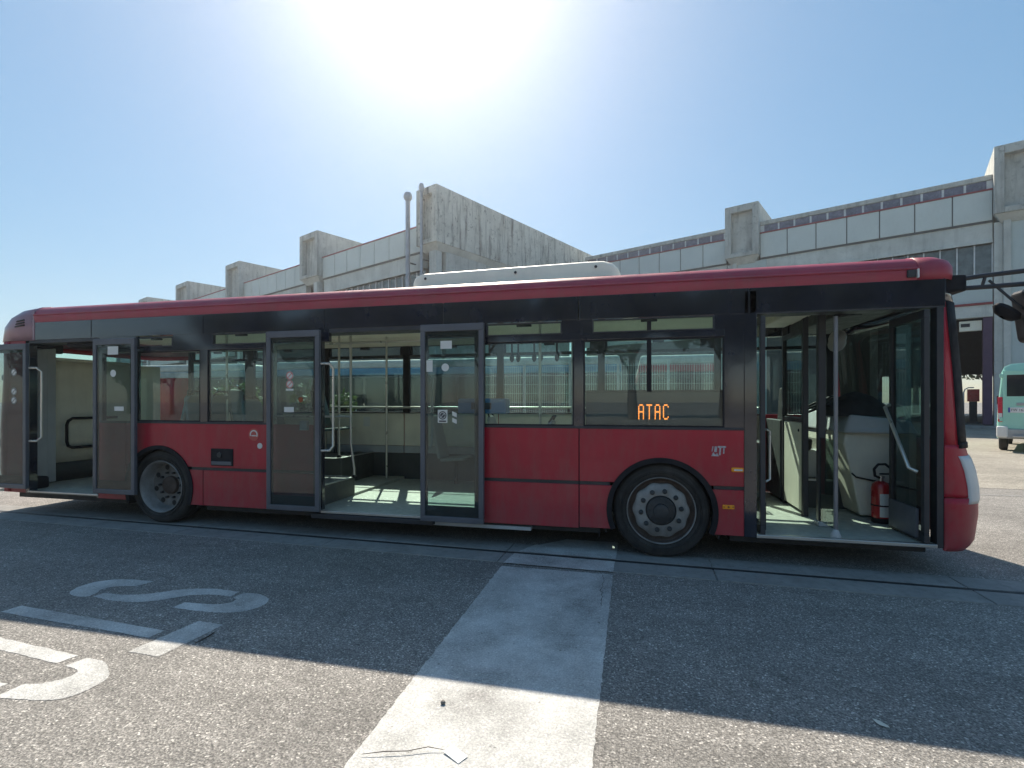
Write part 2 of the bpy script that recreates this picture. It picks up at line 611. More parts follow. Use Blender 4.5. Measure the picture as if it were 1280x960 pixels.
# drain channel: two rows of concrete kerb blocks with an iron slot between them
SL = math.atan2(-0.34, 11.86)
channel = structure(MB().box(-30, 22, 0.004 - 0.02, 0.02, 0.002, 0.003).build("drain_channel", "slot"))
channel.rotation_euler = (0, 0, SL)
channel.location = (0, -0.165, 0)
for x in [-20 + 2.0 * i for i in range(19)]:
    x += 0.75
    for y0, y1 in ((-0.325, -0.034), (0.034, 0.325)):
        q = MB().box(x + 0.006, x + 1.994, y0, y1, -0.05, 0.006 + R.uniform(0, 0.003)).build("concrete_block", "strip", bevel=0.004)
        q.parent = channel
rail = MB().box(-20, 18, -0.007, 0.007, -0.02, 0.006).build("slot_rail", "hub")
rail.parent = channel
slotm = MB().box(-20, 18, -0.034, 0.034, -0.05, 0.0035).build("slot_bed", "slot")
slotm.parent = channel

# painted band and the letters S T O (part of a painted STOP)
def rough_edge(p, step=0.03, amp=0.004):
    out = []
    for k in range(len(p)):
        a, b = Vector(p[k]), Vector(p[(k + 1) % len(p)])
        n = max(1, int((b - a).length / step))
        for i in range(n):
            q = a + (b - a) * i / n
            out.append((q.x + R.uniform(-amp, amp), q.y + R.uniform(-amp, amp)))
    return out


MB().prism(rough_edge([(-1.19, -7.5), (-0.17, -7.5), (-0.15, -0.56), (-1.19, -0.56)]), 0.0016, 0.0022, 'z').build("painted_band", "stripe", ground)
MB().prism(rough_edge([(-1.19, -0.485), (-0.15, -0.512), (-0.14, -0.205), (-1.15, -0.172)]), 0.0105, 0.0112, 'z').build("painted_band", "stripe", ground)
MB().prism(rough_edge([(-1.13, -0.10), (-0.14, -0.13), (-0.13, 0.155), (-1.0, 0.18)]), 0.0105, 0.0112, 'z').build("painted_band", "stripe", ground)
MB().prism(rough_edge([(-0.98, 0.2), (-0.13, 0.175), (-0.13, 0.5), (-0.7, 0.5)]), 0.0016, 0.0022, 'z').build("painted_band", "stripe", ground)
S1 = [(-4.02, -1.65), (-4.3, -1.66), (-4.43, -1.71), (-4.51, -1.79), (-4.52, -1.9), (-4.48, -1.99), (-4.41, -2.04), (-4.3, -2.06), (-4.22, -2.04), (-4.245, -1.95), (-4.27, -1.92), (-4.265, -1.86), (-4.22, -1.81), (-4.08, -1.77)]
S2 = [(-4.19, -2.03), (-4.17, -1.95), (-4.01, -1.95), (-3.88, -1.92), (-3.76, -1.85), (-3.65, -1.76), (-3.51, -1.70), (-3.33, -1.67), (-3.13, -1.68), (-3.11, -1.78), (-3.28, -1.78), (-3.43, -1.82), (-3.53, -1.9), (-3.64, -2.0), (-3.78, -2.05), (-3.98, -2.06)]
S3 = [(-3.07, -1.69), (-2.95, -1.68), (-2.83, -1.72), (-2.77, -1.77), (-2.74, -1.86), (-2.77, -1.96), (-2.86, -2.03), (-2.99, -2.06), (-3.16, -2.07), (-3.38, -2.06), (-3.37, -1.96), (-3.22, -1.95), (-3.09, -1.93), (-3.02, -1.88), (-3.02, -1.82), (-3.08, -1.79)]
T1 = [(-4.55, -2.42), (-4.53, -2.30), (-3.09, -2.385), (-3.10, -2.495)]
T2 = [(-2.99, -2.21), (-2.77, -2.22), (-2.81, -2.68), (-3.05, -2.67)]
O1 = [(-4.25, -2.82), (-4.25, -2.71), (-4.04, -2.72), (-3.3, -2.78), (-3.33, -2.88), (-3.86, -2.84)]
O2 = [(-3.22, -2.79), (-3.08, -2.8), (-2.95, -2.87), (-2.87, -2.94), (-2.86, -3.04), (-2.89, -3.13), (-2.99, -3.18), (-3.27, -3.22), (-3.26, -3.09), (-3.17, -3.06), (-3.11, -3.0), (-3.10, -2.95), (-3.13, -2.91), (-3.25, -2.89)]
O3 = [(-4.25, -3.22), (-3.36, -3.23), (-3.35, -3.11), (-4.25, -3.10)]
def smooth_poly(p, n=12):
    """round the traced curve but keep the square stroke ends"""
    out = []
    k = len(p)
    V = [Vector(q) for q in p]

    def sharp(i):
        a, b = V[i] - V[i - 1], V[(i + 1) % k] - V[i]
        return a.angle(b) > math.radians(52)
    for i in range(k):
        p1, p2 = V[i], V[(i + 1) % k]
        p0 = V[i - 1] if not sharp(i) else p1 - (p2 - p1)
        p3 = V[(i + 2) % k] if not sharp((i + 1) % k) else p2 + (p2 - p1)
        for j in range(n):
            t = j / n
            q = 0.5 * ((2 * p1) + (p2 - p0) * t + (2 * p0 - 5 * p1 + 4 * p2 - p3) * t * t + (3 * p1 - p0 - 3 * p2 + p3) * t ** 3)
            out.append((q.x + R.uniform(-0.0035, 0.0035), q.y + R.uniform(-0.0035, 0.0035)))
    return out


for nm, polys in (("painted_letter", (S1, S2, S3)), ("painted_letter", (T1, T2)), ("painted_letter", (O1, O2, O3))):
    mb = MB()
    for p in polys:
        mb.prism(smooth_poly(p), 0.0016, 0.0022, 'z')
    mb.build(nm, "letter", ground)

# cracks in the asphalt
for a, b, n, wid, amp in (((-0.24, -0.58), (-0.22, -1.30), 26, 0.0028, 0.012), ((-5.2, -1.5), (-3.3, -0.72), 50, 0.004, 0.02), ((-3.2, -2.15), (-2.0, -0.9), 44, 0.003, 0.02), ((1.5, -2.9), (3.4, -1.7), 50, 0.0035, 0.025), ((0.2, -1.2), (1.6, -1.05), 30, 0.0025, 0.02)):
    vs, fs = [], []
    off = 0
    for i in range(n + 1):
        t = i / n
        off = off * 0.82 + R.uniform(-amp, amp)
        w_ = wid * R.uniform(0.35, 1.0) * (1 if 0 < i < n else 0.1)
        x, y = a[0] + (b[0] - a[0]) * t + off, a[1] + (b[1] - a[1]) * t + off * 0.6 + R.uniform(-amp, amp) * 0.4
        vs += [(x - w_, y - w_ * 0.5, 0.0030), (x + w_, y + w_ * 0.5, 0.0030)]
        if i:
            k = 2 * i
            fs.append((k - 2, k - 1, k + 1, k))
    MB().add(vs, fs).build("surface_crack", "crack", ground, fixn=False)

# litter
def litter():
    mb = MB()
    n = 9
    top = []
    for i in range(n):
        t = i / (n - 1)
        w = 0.014 * math.sin(PI * t) ** 0.8
        top.append(((t - 0.5) * 0.075, w, 0.004 + 0.008 * abs(t - 0.5)))
    vs = top + [(a, -b, c_) for a, b, c_ in top] + [(a, 0, c_ - 0.003) for a, b, c_ in top]
    fs = [(i, i + 1, 2 * n + i + 1, 2 * n + i) for i in range(n - 1)] + [(n + i + 1, n + i, 2 * n + i, 2 * n + i + 1) for i in range(n - 1)]
    mb.add(vs, fs)
    o = mb.build("leaf", "dryleaf", thick=0.001)
    o.location = (1.18, -2.40, 0.004)
    o.rotation_euler = (0.1, 0, -0.9)
    tag(o, "small bleached leaf lying on the shaded asphalt at lower right", "leaf")
    o = MB().box(-0.05, 0.05, -0.028, 0.028, 0, 0.003).build("paper_scrap", "sticker", bevel=0.001)
    o.location = (-0.75, -3.07, 0.006)
    o.rotation_euler = (0.03, 0.05, -0.5)
    tag(o, "small white paper scrap on the sunlit white band", "paper scrap")
    mb = MB().lathe([(0.003, -0.008), (0.010, -0.007), (0.013, 0.0), (0.009, 0.007), (0.002, 0.009)], 0, 0, 0.008, 'z', 9, lambda j, a: 1 + 0.2 * math.sin(3 * a + j))
    o = mb.build("stone", "stone", smooth=True)
    o.location = (-0.94, -2.73, 0.004)
    tag(o, "small grey stone on the sunlit white band near the shadow edge", "stone")
    o = MB().tube([(-0.17, -0.04, 0.006), (-0.08, -0.01, 0.012), (0.02, 0.02, 0.01), (0.10, 0.06, 0.014), (0.17, 0.07, 0.006)], [0.0012, 0.002, 0.0018, 0.0018, 0.001], 6).build("twig", "twig", smooth=True)
    o.location = (-0.98, -3.13, 0.005)
    tag(o, "thin dark twig lying on the sunlit white band", "twig")
    o = MB().tube([(0, 0.10, 0.007), (0.01, 0.03, 0.009), (0, -0.05, 0.007)], [0.004, 0.005, 0.003], 6).build("stick", "twig", smooth=True)
    o.location = (-2.72, -2.45, 0.004)
    tag(o, "short dark stick on asphalt beside the painted letter T", "stick")
    for i in range(14):
        x, y = R.uniform(-3, 2.5), R.uniform(-3.0, -0.8)
    return
litter()

# ------------------------------------------------------------------ the red bus
bus = thing("bus", "long dark red and black city bus with all three side doors open", "bus", (-2.85, 1.25, 0))
W = 2.5


def slab(name, outline, y0, y1, mat, parent=bus, bevel=0.004):
    return MB().prism(outline, y0, y1, 'y').build(name, mat, parent, bevel=bevel)


def rect(x0, x1, z0, z1):
    return [(x0, z0), (x1, z0), (x1, z1), (x0, z1)]


BELT = 0.73
# --- lower red skin, near side, split where the photo shows seams
FW, RW = (0.30, 0.475), (-5.84, 0.475)


def arch_panel(x0, x1, z0, z1, c, r):
    """rectangle with the wheel arch cut out of its lower edge"""
    dz = z0 - c[1]
    dx = math.sqrt(max(r * r - dz * dz, 0))
    a0 = math.degrees(math.atan2(dz, dx))
    pts = []
    if c[0] - dx > x0:
        pts.append((x0, z0))
    arc = arcpts(c[0], c[1], r, 180 - a0, a0, 24)
    arc = [p for p in arc if x0 <= p[0] <= x1]
    if not (c[0] - dx > x0):
        arc = [(x0, c[1] + math.sqrt(max(0, r * r - (x0 - c[0]) ** 2)))] + arc
    if not (c[0] + dx < x1):
        arc = arc + [(x1, c[1] + math.sqrt(max(0, r * r - (x1 - c[0]) ** 2)))]
    pts += arc
    if c[0] + dx < x1:
        pts.append((x1, z0))
    pts += [(x1, z1), (x0, z1)]
    return pts


YS = 0.035
slab("side_panel", arch_panel(-0.505, 1.06, 0.748, 1.292, FW, 0.525), 0, YS, "red")
slab("side_panel", rect(-1.56, -0.515, 0.748, 1.292), 0, YS, "red")
slab("side_panel", rect(-4.24, -3.56, 0.748, 1.292), 0.012, YS, "red")
slab("side_panel", arch_panel(-6.36, -4.24, 0.748, 1.292, RW, 0.525), 0, YS, "red")
slab("side_panel", rect(-6.82, -6.37, 0.29, 1.292), 0, YS, "red")


def low_cut(x0, x1, c, r, left):
    z0, z1 = 0.275, 0.712
    s_ = 1 if not left else -1
    zz = [z0 + (z1 - z0) * i / 8 for i in range(9)]
    cur = [(c[0] + s_ * math.sqrt(max(0, r * r - (z - c[1]) ** 2)), z) for z in zz]
    return ([(x0, z1), (x0, z0)] + cur) if left else ([(x1, z0), (x1, z1)] + cur[::-1])


slab("side_panel", low_cut(-0.505, 0, FW, 0.525, True), 0, YS, "red")
slab("side_panel", low_cut(0, 1.06, FW, 0.525, False), 0, YS, "red")
slab("side_panel", rect(-1.56, -0.515, 0.265, 0.712), 0, YS, "red")
slab("side_panel", low_cut(0, -5.165, RW, 0.525, False), 0, YS, "red")
slab("side_panel", rect(-5.155, -3.56, 0.275, 0.712), 0, YS, "red")
for x0, x1 in ((-1.56, -0.20), (0.79, 1.06), (-5.34, -3.56)):
    slab("rubbing_strip", rect(x0, x1, 0.713, 0.747), 0.012, YS, "darkmetal", bevel=0)
slab("seam_gasket", rect(-0.516, -0.504, 0.27, 1.29), 0.010, YS - 0.002, "rubber", bevel=0)
slab("seam_gasket", rect(-5.166, -5.154, 0.27, 0.712), 0.010, YS - 0.002, "rubber", bevel=0)
# --- black posts and window band backing
slab("post", rect(1.062, 1.172, 0.27, 2.62), -0.004, 0.07, "black")
slab("post", rect(-1.64, -1.535, 0.27, 2.30), 0.012, 0.07, "black")
slab("post", rect(-0.565, -0.465, 1.293, 2.24), 0.0, 0.06, "black")
slab("post", rect(0.885, 1.061, 1.293, 2.40), 0.0, 0.06, "black")
slab("post", rect(-5.205, -5.095, 1.293, 2.24), 0.0, 0.06, "black")
slab("post", rect(-4.285, -4.22, 1.293, 2.24), 0.0, 0.06, "black")
slab("post", rect(-3.60, -3.50, 0.27, 2.36), 0.012, 0.07, "black")
slab("post", rect(-6.86, -6.77, 0.29, 2.36), 0.012, 0.07, "black")
slab("post", rect(-6.23, -6.19, 1.293, 2.24), 0.0, 0.06, "black")
slab("belt_rail", rect(-1.56, 1.06, 1.285, 1.312), -0.003, 0.05, "darkmetal")
slab("belt_rail", rect(-6.78, -4.22, 1.285, 1.312), -0.003, 0.05, "darkmetal")
slab("window_rail", rect(-1.53, 0.885, 2.195, 2.262), -0.002, 0.06, "black")
slab("window_rail", rect(-6.8, -4.22, 2.205, 2.262), -0.002, 0.06, "black")
# --- upper black band with seams
for x0, x1 in ((-7.93, -6.94), (-6.93, -5.16), (-5.15, -3.46), (-3.45, -2.0), (-1.99, -0.52), (-0.51, 1.10), (1.11, 2.70)):
    slab("upper_panel", rect(x0, x1, 2.405, 2.645), -0.004, 0.05, "black", bevel=0.003)
for a, b in ((-6.8, -6.2), (-5.62, -5.02), (-4.24, -3.4), (-2.25, -1.5), (-0.69, -0.375), (0.795, 1.10)):
    slab("upper_filler", rect(a, b, 2.262, 2.405), -0.002, 0.05, "black", bevel=0)
# door headers
slab("door_header", rect(1.172, 2.70, 2.395, 2.405), -0.003, 0.2, "darkmetal", bevel=0)
slab("door_header", rect(-3.56, -2.1, 2.36, 2.405), 0.0, 0.25, "darkmetal")
slab("door_header", rect(-8.1, -6.8, 2.36, 2.405), 0.0, 0.25, "darkmetal")

# --- roof edge: rounded red cove running the whole length, and roof shell
edge = [(0.0, 2.646), (-0.012, 2.70), (-0.010, 2.76), (0.02, 2.815), (0.09, 2.86), (0.20, 2.885)]
edge_in = [(0.20, 2.86), (0.10, 2.835), (0.05, 2.80), (0.03, 2.75), (0.035, 2.646)]
for x0, x1 in ((-7.93, -3.0), (-2.998, 2.50)):
    MB().prism(edge + edge_in, x0, x1, 'x').build("roof_edge", "red_roof", bus, smooth=True)
gut = MB().prism([(-0.016, 2.735), (-0.024, 2.742), (-0.024, 2.752), (-0.016, 2.758)], -7.93, 2.5, 'x').build("gutter", "red_roof", bus)
far_edge = [(W - y, z) for y, z in edge + edge_in]
MB().prism(far_edge, -7.93, 2.50, 'x').build("roof_edge", "red_roof", bus, smooth=True)
rf = [(0.20 + (W - 0.4) * i / 10, 2.885 + 0.025 * math.sin(PI * i / 10)) for i in range(11)]
MB().prism(rf + [(p[0], p[1] - 0.03) for p in rf[::-1]], -7.93, 2.50, 'x').build("roof", "roofwhite", bus)

# --- front end, lofted round the corner
def front_ring(z, xf, x0=2.69, nose=0.06, rc=0.30):
    pts = []
    ctrl = [(x0, 0.0)]
    for i in range(17):
        a = math.radians(-90 + 90 * i / 16)
        cx_, cy_ = xf - rc - nose, rc
        pts.append((max(x0, cx_ + rc * math.cos(a)), cy_ + rc * math.sin(a), z))
    mid = []
    for i in range(1, 8):
        t = i / 8
        y = rc + (W - 2 * rc) * t
        mid.append((xf - nose + nose * math.sin(PI * t), y, z))
    right = [(p[0], W - p[1], z) for p in pts[::-1]]
    return [(x0 - 0.0, 0.0, z)] + pts[0:] + mid + right + [(x0, W, z)]


def fx(z):
    tab = [(0.25, 3.02), (0.32, 3.085), (0.55, 3.115), (0.72, 3.115), (0.9, 3.095), (1.15, 3.025), (1.8, 2.985), (2.45, 2.93), (2.62, 2.905), (2.76, 2.87), (2.85, 2.79), (2.885, 2.70)]
    for (a, xa), (b, xb) in zip(tab[:-1], tab[1:]):
        if a <= z <= b:
            return xa + (xb - xa) * (z - a) / (b - a)
    return tab[-1][1] if z > 1 else tab[0][1]


def front_shell(name, zs, mat, i0, i1, thick=0.02, off=0.0, parent=bus, smooth=True):
    rings = []
    for z in zs:
        r = front_ring(z, fx(z) + off)
        rings.append(r[i0:i1])
    return MB().loft(rings).build(name, mat, parent, smooth=smooth, thick=thick)


NR = len(front_ring(1, 3))
front_shell("bumper", [0.25, 0.29, 0.34, 0.45, 0.55, 0.65, 0.715], "red", 0, NR, 0.03)
front_shell("nose_panel", [0.722, 0.76, 0.85, 0.95, 1.05, 1.14, 1.18], "red", 0, NR, 0.02)
front_shell("corner_pillar", [1.182, 1.4, 1.8, 2.2, 2.45], "red", 0, 7, 0.02)
front_shell("corner_pillar", [1.182, 1.4, 1.8, 2.2, 2.45], "red", NR - 7, NR, 0.02)
front_shell("windscreen_gasket", [1.182, 1.4, 1.8, 2.2, 2.45], "rubber", 6, 12, 0.03, 0.004)
ws = front_shell("windscreen", [1.182, 1.3, 1.5, 1.8, 2.1, 2.3, 2.45], "screen", 11, NR - 6, 0.006)
front_shell("windscreen_sill", [1.15, 1.185, 1.20], "rubber", 6, NR - 6, 0.03, 0.012)
front_shell("front_header", [2.452, 2.55, 2.648], "black", 0, NR, 0.02)
crings = []
for yi, z in edge:
    r = front_ring(z, 2.868 - 0.55 * max(yi, 0) - 0.3 * max(0, z - 2.80), 2.49, 0.06, 0.16)
    k = (W / 2 - yi) / (W / 2)
    crings.append([(p[0], W / 2 + (p[1] - W / 2) * k, z) for p in r])
MB().loft(crings).build("front_roof_cap", "red_roof", bus, smooth=True, thick=0.012)
MB().prism([(2.48, 0.19), (2.64, 0.22), (2.69, 0.5), (2.69, W - 0.5), (2.64, W - 0.22), (2.48, W - 0.19)], 2.862, 2.884, 'z').build("front_roof_plate", "red_roof", bus)
# headlamp wrapping the corner
hl = []
for z, o_ in ((0.665, 0.004), (0.70, 0.012), (0.80, 0.016), (0.95, 0.016), (1.04, 0.012), (1.08, 0.002)):
    r = front_ring(z, fx(z) + o_, nose=0.06)
    a, b = 5, 18
    hl.append(r[a:b])
h = MB().loft(hl).build("headlight", "lamp", bus, smooth=True, thick=0.03)
hr = MB().loft([[(p[0], W - p[1], p[2]) for p in r] for r in hl]).build("headlight", "lamp", bus, smooth=True, thick=0.03)
# bumper scrape
# marker bulb by the roof and post strip
slab("front_door_post", rect(2.635, 2.688, 0.27, 2.40), -0.006, 0.10, "darkmetal")
MB().box(2.40, 2.47, -0.03, -0.005, 2.665, 2.735).build("roof_lamp", "hub", bus, bevel=0.01)
MB().box(2.475, 2.49, -0.036, -0.004, 2.66, 2.74).build("roof_lamp_bracket", "white", bus, bevel=0.004)

# --- mirror on its long loop arm
arm = MB()
arm.tube([(2.80, 0.16, 2.655), (3.0, 0.05, 2.665), (3.25, -0.05, 2.67), (3.42, -0.10, 2.655), (3.50, -0.12, 2.60)], 0.021, 8)
arm.tube([(2.80, 0.16, 2.58), (3.05, 0.03, 2.565), (3.25, -0.05, 2.56), (3.50, -0.12, 2.56)], 0.021, 8)
arm.tube([(3.02, 0.04, 2.66), (3.0, 0.05, 2.57)], 0.013, 8)
arm.tube([(3.04, 0.03, 2.62), (3.2, -0.03, 2.40), (3.26, -0.05, 2.33)], 0.011, 8)
mir = arm.build("mirror_arm", "darkmetal", bus, smooth=True)
mh = MB().hexa([(3.245, -0.20, 2.07), (3.40, -0.22, 2.05), (3.44, 0.08, 2.05), (3.28, 0.10, 2.07)], [(3.20, -0.20, 2.51), (3.38, -0.22, 2.53), (3.43, 0.08, 2.53), (3.22, 0.10, 2.51)]).build("mirror_housing", "mirrorblack", mir, bevel=0.04, seg=4)
mb = MB()
mb.lathe([(0.02, -0.05), (0.07, -0.035), (0.095, 0.0), (0.085, 0.03), (0.03, 0.05)], 0, 0, 0, 'z', 18, lambda j, a: 1.0 + 0.25 * math.cos(2 * a))
sm = mb.build("kerb_mirror", "rubber", None, smooth=True)
sm.location = (3.13, -0.03, 2.325)
sm.rotation_euler = (0.2, 0.55, 0.3)
adopt(sm, mir)
MB().box(2.70, 2.90, 0.06, 0.26, 2.54, 2.69).build("mirror_mount", "rubber", mir, bevel=0.02)

# --- rear end
rr = []
for z, xb in ((0.32, -8.72), (0.6, -8.80), (1.2, -8.80), (2.0, -8.74), (2.4, -8.76), (2.6, -8.72), (2.72, -8.60), (2.81, -8.42), (2.86, -8.22), (2.885, -7.95)):
    pts = [(-7.93, 0.0)]
    for i in range(7):
        a = math.radians(-90 - 90 * i / 6)
        pts.append((xb + 0.35 + 0.35 * math.cos(a), 0.35 + 0.35 * math.sin(a)))
    pts += [(xb, y) for y in (0.8, 1.25, 1.7)]
    pts += [(p[0], W - p[1]) for p in pts[7:0:-1]] + [(-7.93, W)]
    ins = 0.0 if z < 2.7 else (2.0, 0.0, 0.0)[1] + {2.72: 0.0, 2.81: 0.02, 2.86: 0.09, 2.885: 0.20}[z]
    k = (W / 2 - ins) / (W / 2)
    rr.append([(min(p[0], -7.93), W / 2 + (p[1] - W / 2) * k, z) for p in pts])
rear_lo = [[p for p in r] for r in rr]
# red cap above the door level
top = [r for r in rr if r[0][2] >= 2.4]
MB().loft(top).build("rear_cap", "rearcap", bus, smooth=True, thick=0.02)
# wall below the cap; open on the door side
lo = [r[4:] for r in rr if r[0][2] <= 2.0]
slab("rear_side_panel", rect(-8.50, -8.101, 0.31, 2.40), 0.0, 0.03, "red")
MB().loft([r[1:5] for r in rr if r[0][2] <= 2.0] + [[(p[0], p[1], 2.40) for p in rr[3][1:5]]]).build("rear_corner", "red", bus, smooth=True, thick=0.02)
MB().loft(lo).build("rear_wall", "red", bus, smooth=True, thick=0.03)
mid_ = [[(p[0], p[1], z) for p in rr[3][4:]] for z in (2.33, 2.40)]
MB().loft(mid_).build("rear_window_header", "red", bus, smooth=True, thick=0.03)
MB().loft([[(p[0] - 0.003, p[1], z) for p in rr[3][6:-6]] for z in (2.0, 2.33)]).build("rear_window", "farpane", bus, thick=0.006)
for k, z in enumerate((2.60, 2.635, 2.67)):
    x_ = -8.10
    mb = MB()
    pts = [(-8.36 + 0.03 * k, 0.020, z - 0.012), (-8.25 + 0.01 * k, -0.012, z), (-8.10, -0.016, z + 0.014)]
    mb.tube(pts, 0.011, 6).build("vent_slot", "slot", bus, smooth=True)
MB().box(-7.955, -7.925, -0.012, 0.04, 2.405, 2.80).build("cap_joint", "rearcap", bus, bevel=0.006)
slab("rear_door_post", rect(-8.10, -8.03, 0.31, 2.40), 0.0, 0.10, "black")
# light grey jamb seen inside the rear door
MB().box(-8.42, -8.36, 0.10, 0.45, 0.36, 2.36).build("door_jamb", "intgrey", bus, bevel=0.015)
MB().box(-8.47, -8.42, 0.45, 0.60, 0.36, 2.36).build("door_jamb", "intgrey", bus, bevel=0.015)
MB().box(-8.34, -8.1, 0.05, 0.3, 0.33, 0.50).build("door_gear_box", "rubber", bus, bevel=0.03)
MB().box(-8.34, -8.05, 0.03, 0.35, 2.32, 2.40).build("door_gear_box", "rubber", bus, bevel=0.03)
MB().box(-7.45, -6.85, 0.05, 0.35, 2.30, 2.38).build("door_gear_box", "rubber", bus, bevel=0.03)

# --- far side skin
slab("far_side_panel", rect(-7.93, 2.69, 0.30, 1.385), W - 0.035, W, "red")
slab("far_side_band", rect(-7.93, 2.69, 2.285, 2.33), W - 0.05, W, "black", bevel=0)
slab("far_side_band", rect(-7.93, 2.69, 2.465, 2.648), W - 0.05, W, "black", bevel=0)
fposts = [(-7.93, -7.86), (-6.70, -6.52), (-5.12, -5.03), (-3.64, -3.53), (-2.04, -1.94), (-0.47, -0.37), (1.17, 1.26), (2.60, 2.69)]
for a, b in fposts:
    slab("far_post", rect(a, b, 1.385, 2.65), W - 0.06, W - 0.003, "rubber", bevel=0.004)
for (a0, a), (b, b1) in zip(fposts[:-1], fposts[1:]):
    w_ = slab("far_window", rect(a, b, 1.385, 2.285), W - 0.018, W - 0.012, "farpane", bevel=0)
    if b < 2:
        hi = min(b - 0.06, a + 1.35)
        slab("hopper_pane", rect(a + 0.04, hi, 2.33, 2.465), W - 0.018, W - 0.012, "farpane", w_, bevel=0)
        slab("hopper_end", rect(hi, b, 2.33, 2.465), W - 0.04, W - 0.006, "rubber", w_, bevel=0)
        slab("hopper_end", rect(a, a + 0.04, 2.33, 2.465), W - 0.04, W - 0.006, "rubber", w_, bevel=0)
        slab("hopper_catch", rect((a + b) / 2 - 0.08, (a + b) / 2 + 0.08, 2.43, 2.47), W - 0.07, W - 0.04, "rubber", w_)
    else:
        slab("hopper_pane", rect(a, b, 2.33, 2.465), W - 0.018, W - 0.012, "farpane", w_, bevel=0)

# --- near windows
def window(x0, x1, z0, z1, divider=None):
    f = MB()
    t = 0.014
    f.box(x0, x1, 0.004, 0.030, z0, z0 + t).box(x0, x1, 0.004, 0.030, z1 - t, z1)
    f.box(x0, x0 + t, 0.004, 0.030, z0 + t, z1 - t).box(x1 - t, x1, 0.004, 0.030, z0 + t, z1 - t)
    o = f.build("window", "rubber", bus)
    slab("pane", rect(x0 + t, x1 - t, z0 + t, z1 - t), 0.012, 0.018, "pane", o, bevel=0)
    if divider:
        slab("divider", rect(divider - 0.022, divider + 0.022, 1.66, z1 - t), 0.006, 0.035, "rubber", o, bevel=0.003)
    return o


def hopper(x0, x1, z0, z1, divider=None):
    f = MB()
    t = 0.012
    f.box(x0, x1, -0.006, 0.040, z0, z0 + t).box(x0, x1, -0.006, 0.040, z1 - t, z1)
    f.box(x0, x0 + t, -0.006, 0.040, z0 + t, z1 - t).box(x1 - t, x1, -0.006, 0.040, z0 + t, z1 - t)
    o = f.build("hopper_window", "darkmetal", bus, bevel=0.002)
    slab("pane", rect(x0 + t, x1 - t, z0 + t, z1 - t), 0.010, 0.016, "pane", o, bevel=0)
    m_ = divider if divider else (x0 + x1) / 2
    slab("catch", rect(m_ - 0.08, m_ + 0.08, z1 - 0.035, z1 - t), 0.02, 0.05, "rubber", o)
    if divider:
        slab("divider", rect(divider - 0.02, divider + 0.02, z0 + t, z1 - 0.035), 0.0, 0.04, "rubber", o, bevel=0)
    return o


window(-1.535, -0.565, 1.312, 2.195)
window(-0.465, 0.885, 1.312, 2.195, 0.185)
window(-6.19, -5.205, 1.312, 2.205)
window(-5.095, -4.285, 1.312, 2.205)
hopper(-1.50, -0.69, 2.262, 2.392)
hopper(-0.375, 0.795, 2.262, 2.400, 0.185)
hopper(-6.20, -5.62, 2.262, 2.385)
hopper(-5.02, -4.24, 2.262, 2.400)

# --- wheel arch trims
def arch_trim(c, a0, a1):
    MB().prism(arcpts(c[0], c[1], 0.532, a0, a1, 40) + arcpts(c[0], c[1], 0.482, a1, a0, 40), -0.014, 0.05, 'y').build("arch_trim", "rubber", bus, smooth=True)
    MB().prism(arcpts(c[0], c[1], 0.60, a0 - 2, a1 + 2, 24) + arcpts(c[0], c[1], 0.585, a1 + 2, a0 - 2, 24), 0.05, 0.62, 'y').build("wheel_housing", "slot", bus, smooth=True)
    MB().prism(arcpts(c[0], c[1], 0.595, 0, 180, 24), 0.62, 0.65, 'y').build("wheel_housing", "slot", bus)


arch_trim(FW, -23, 203)
arch_trim(RW, -23, 203)


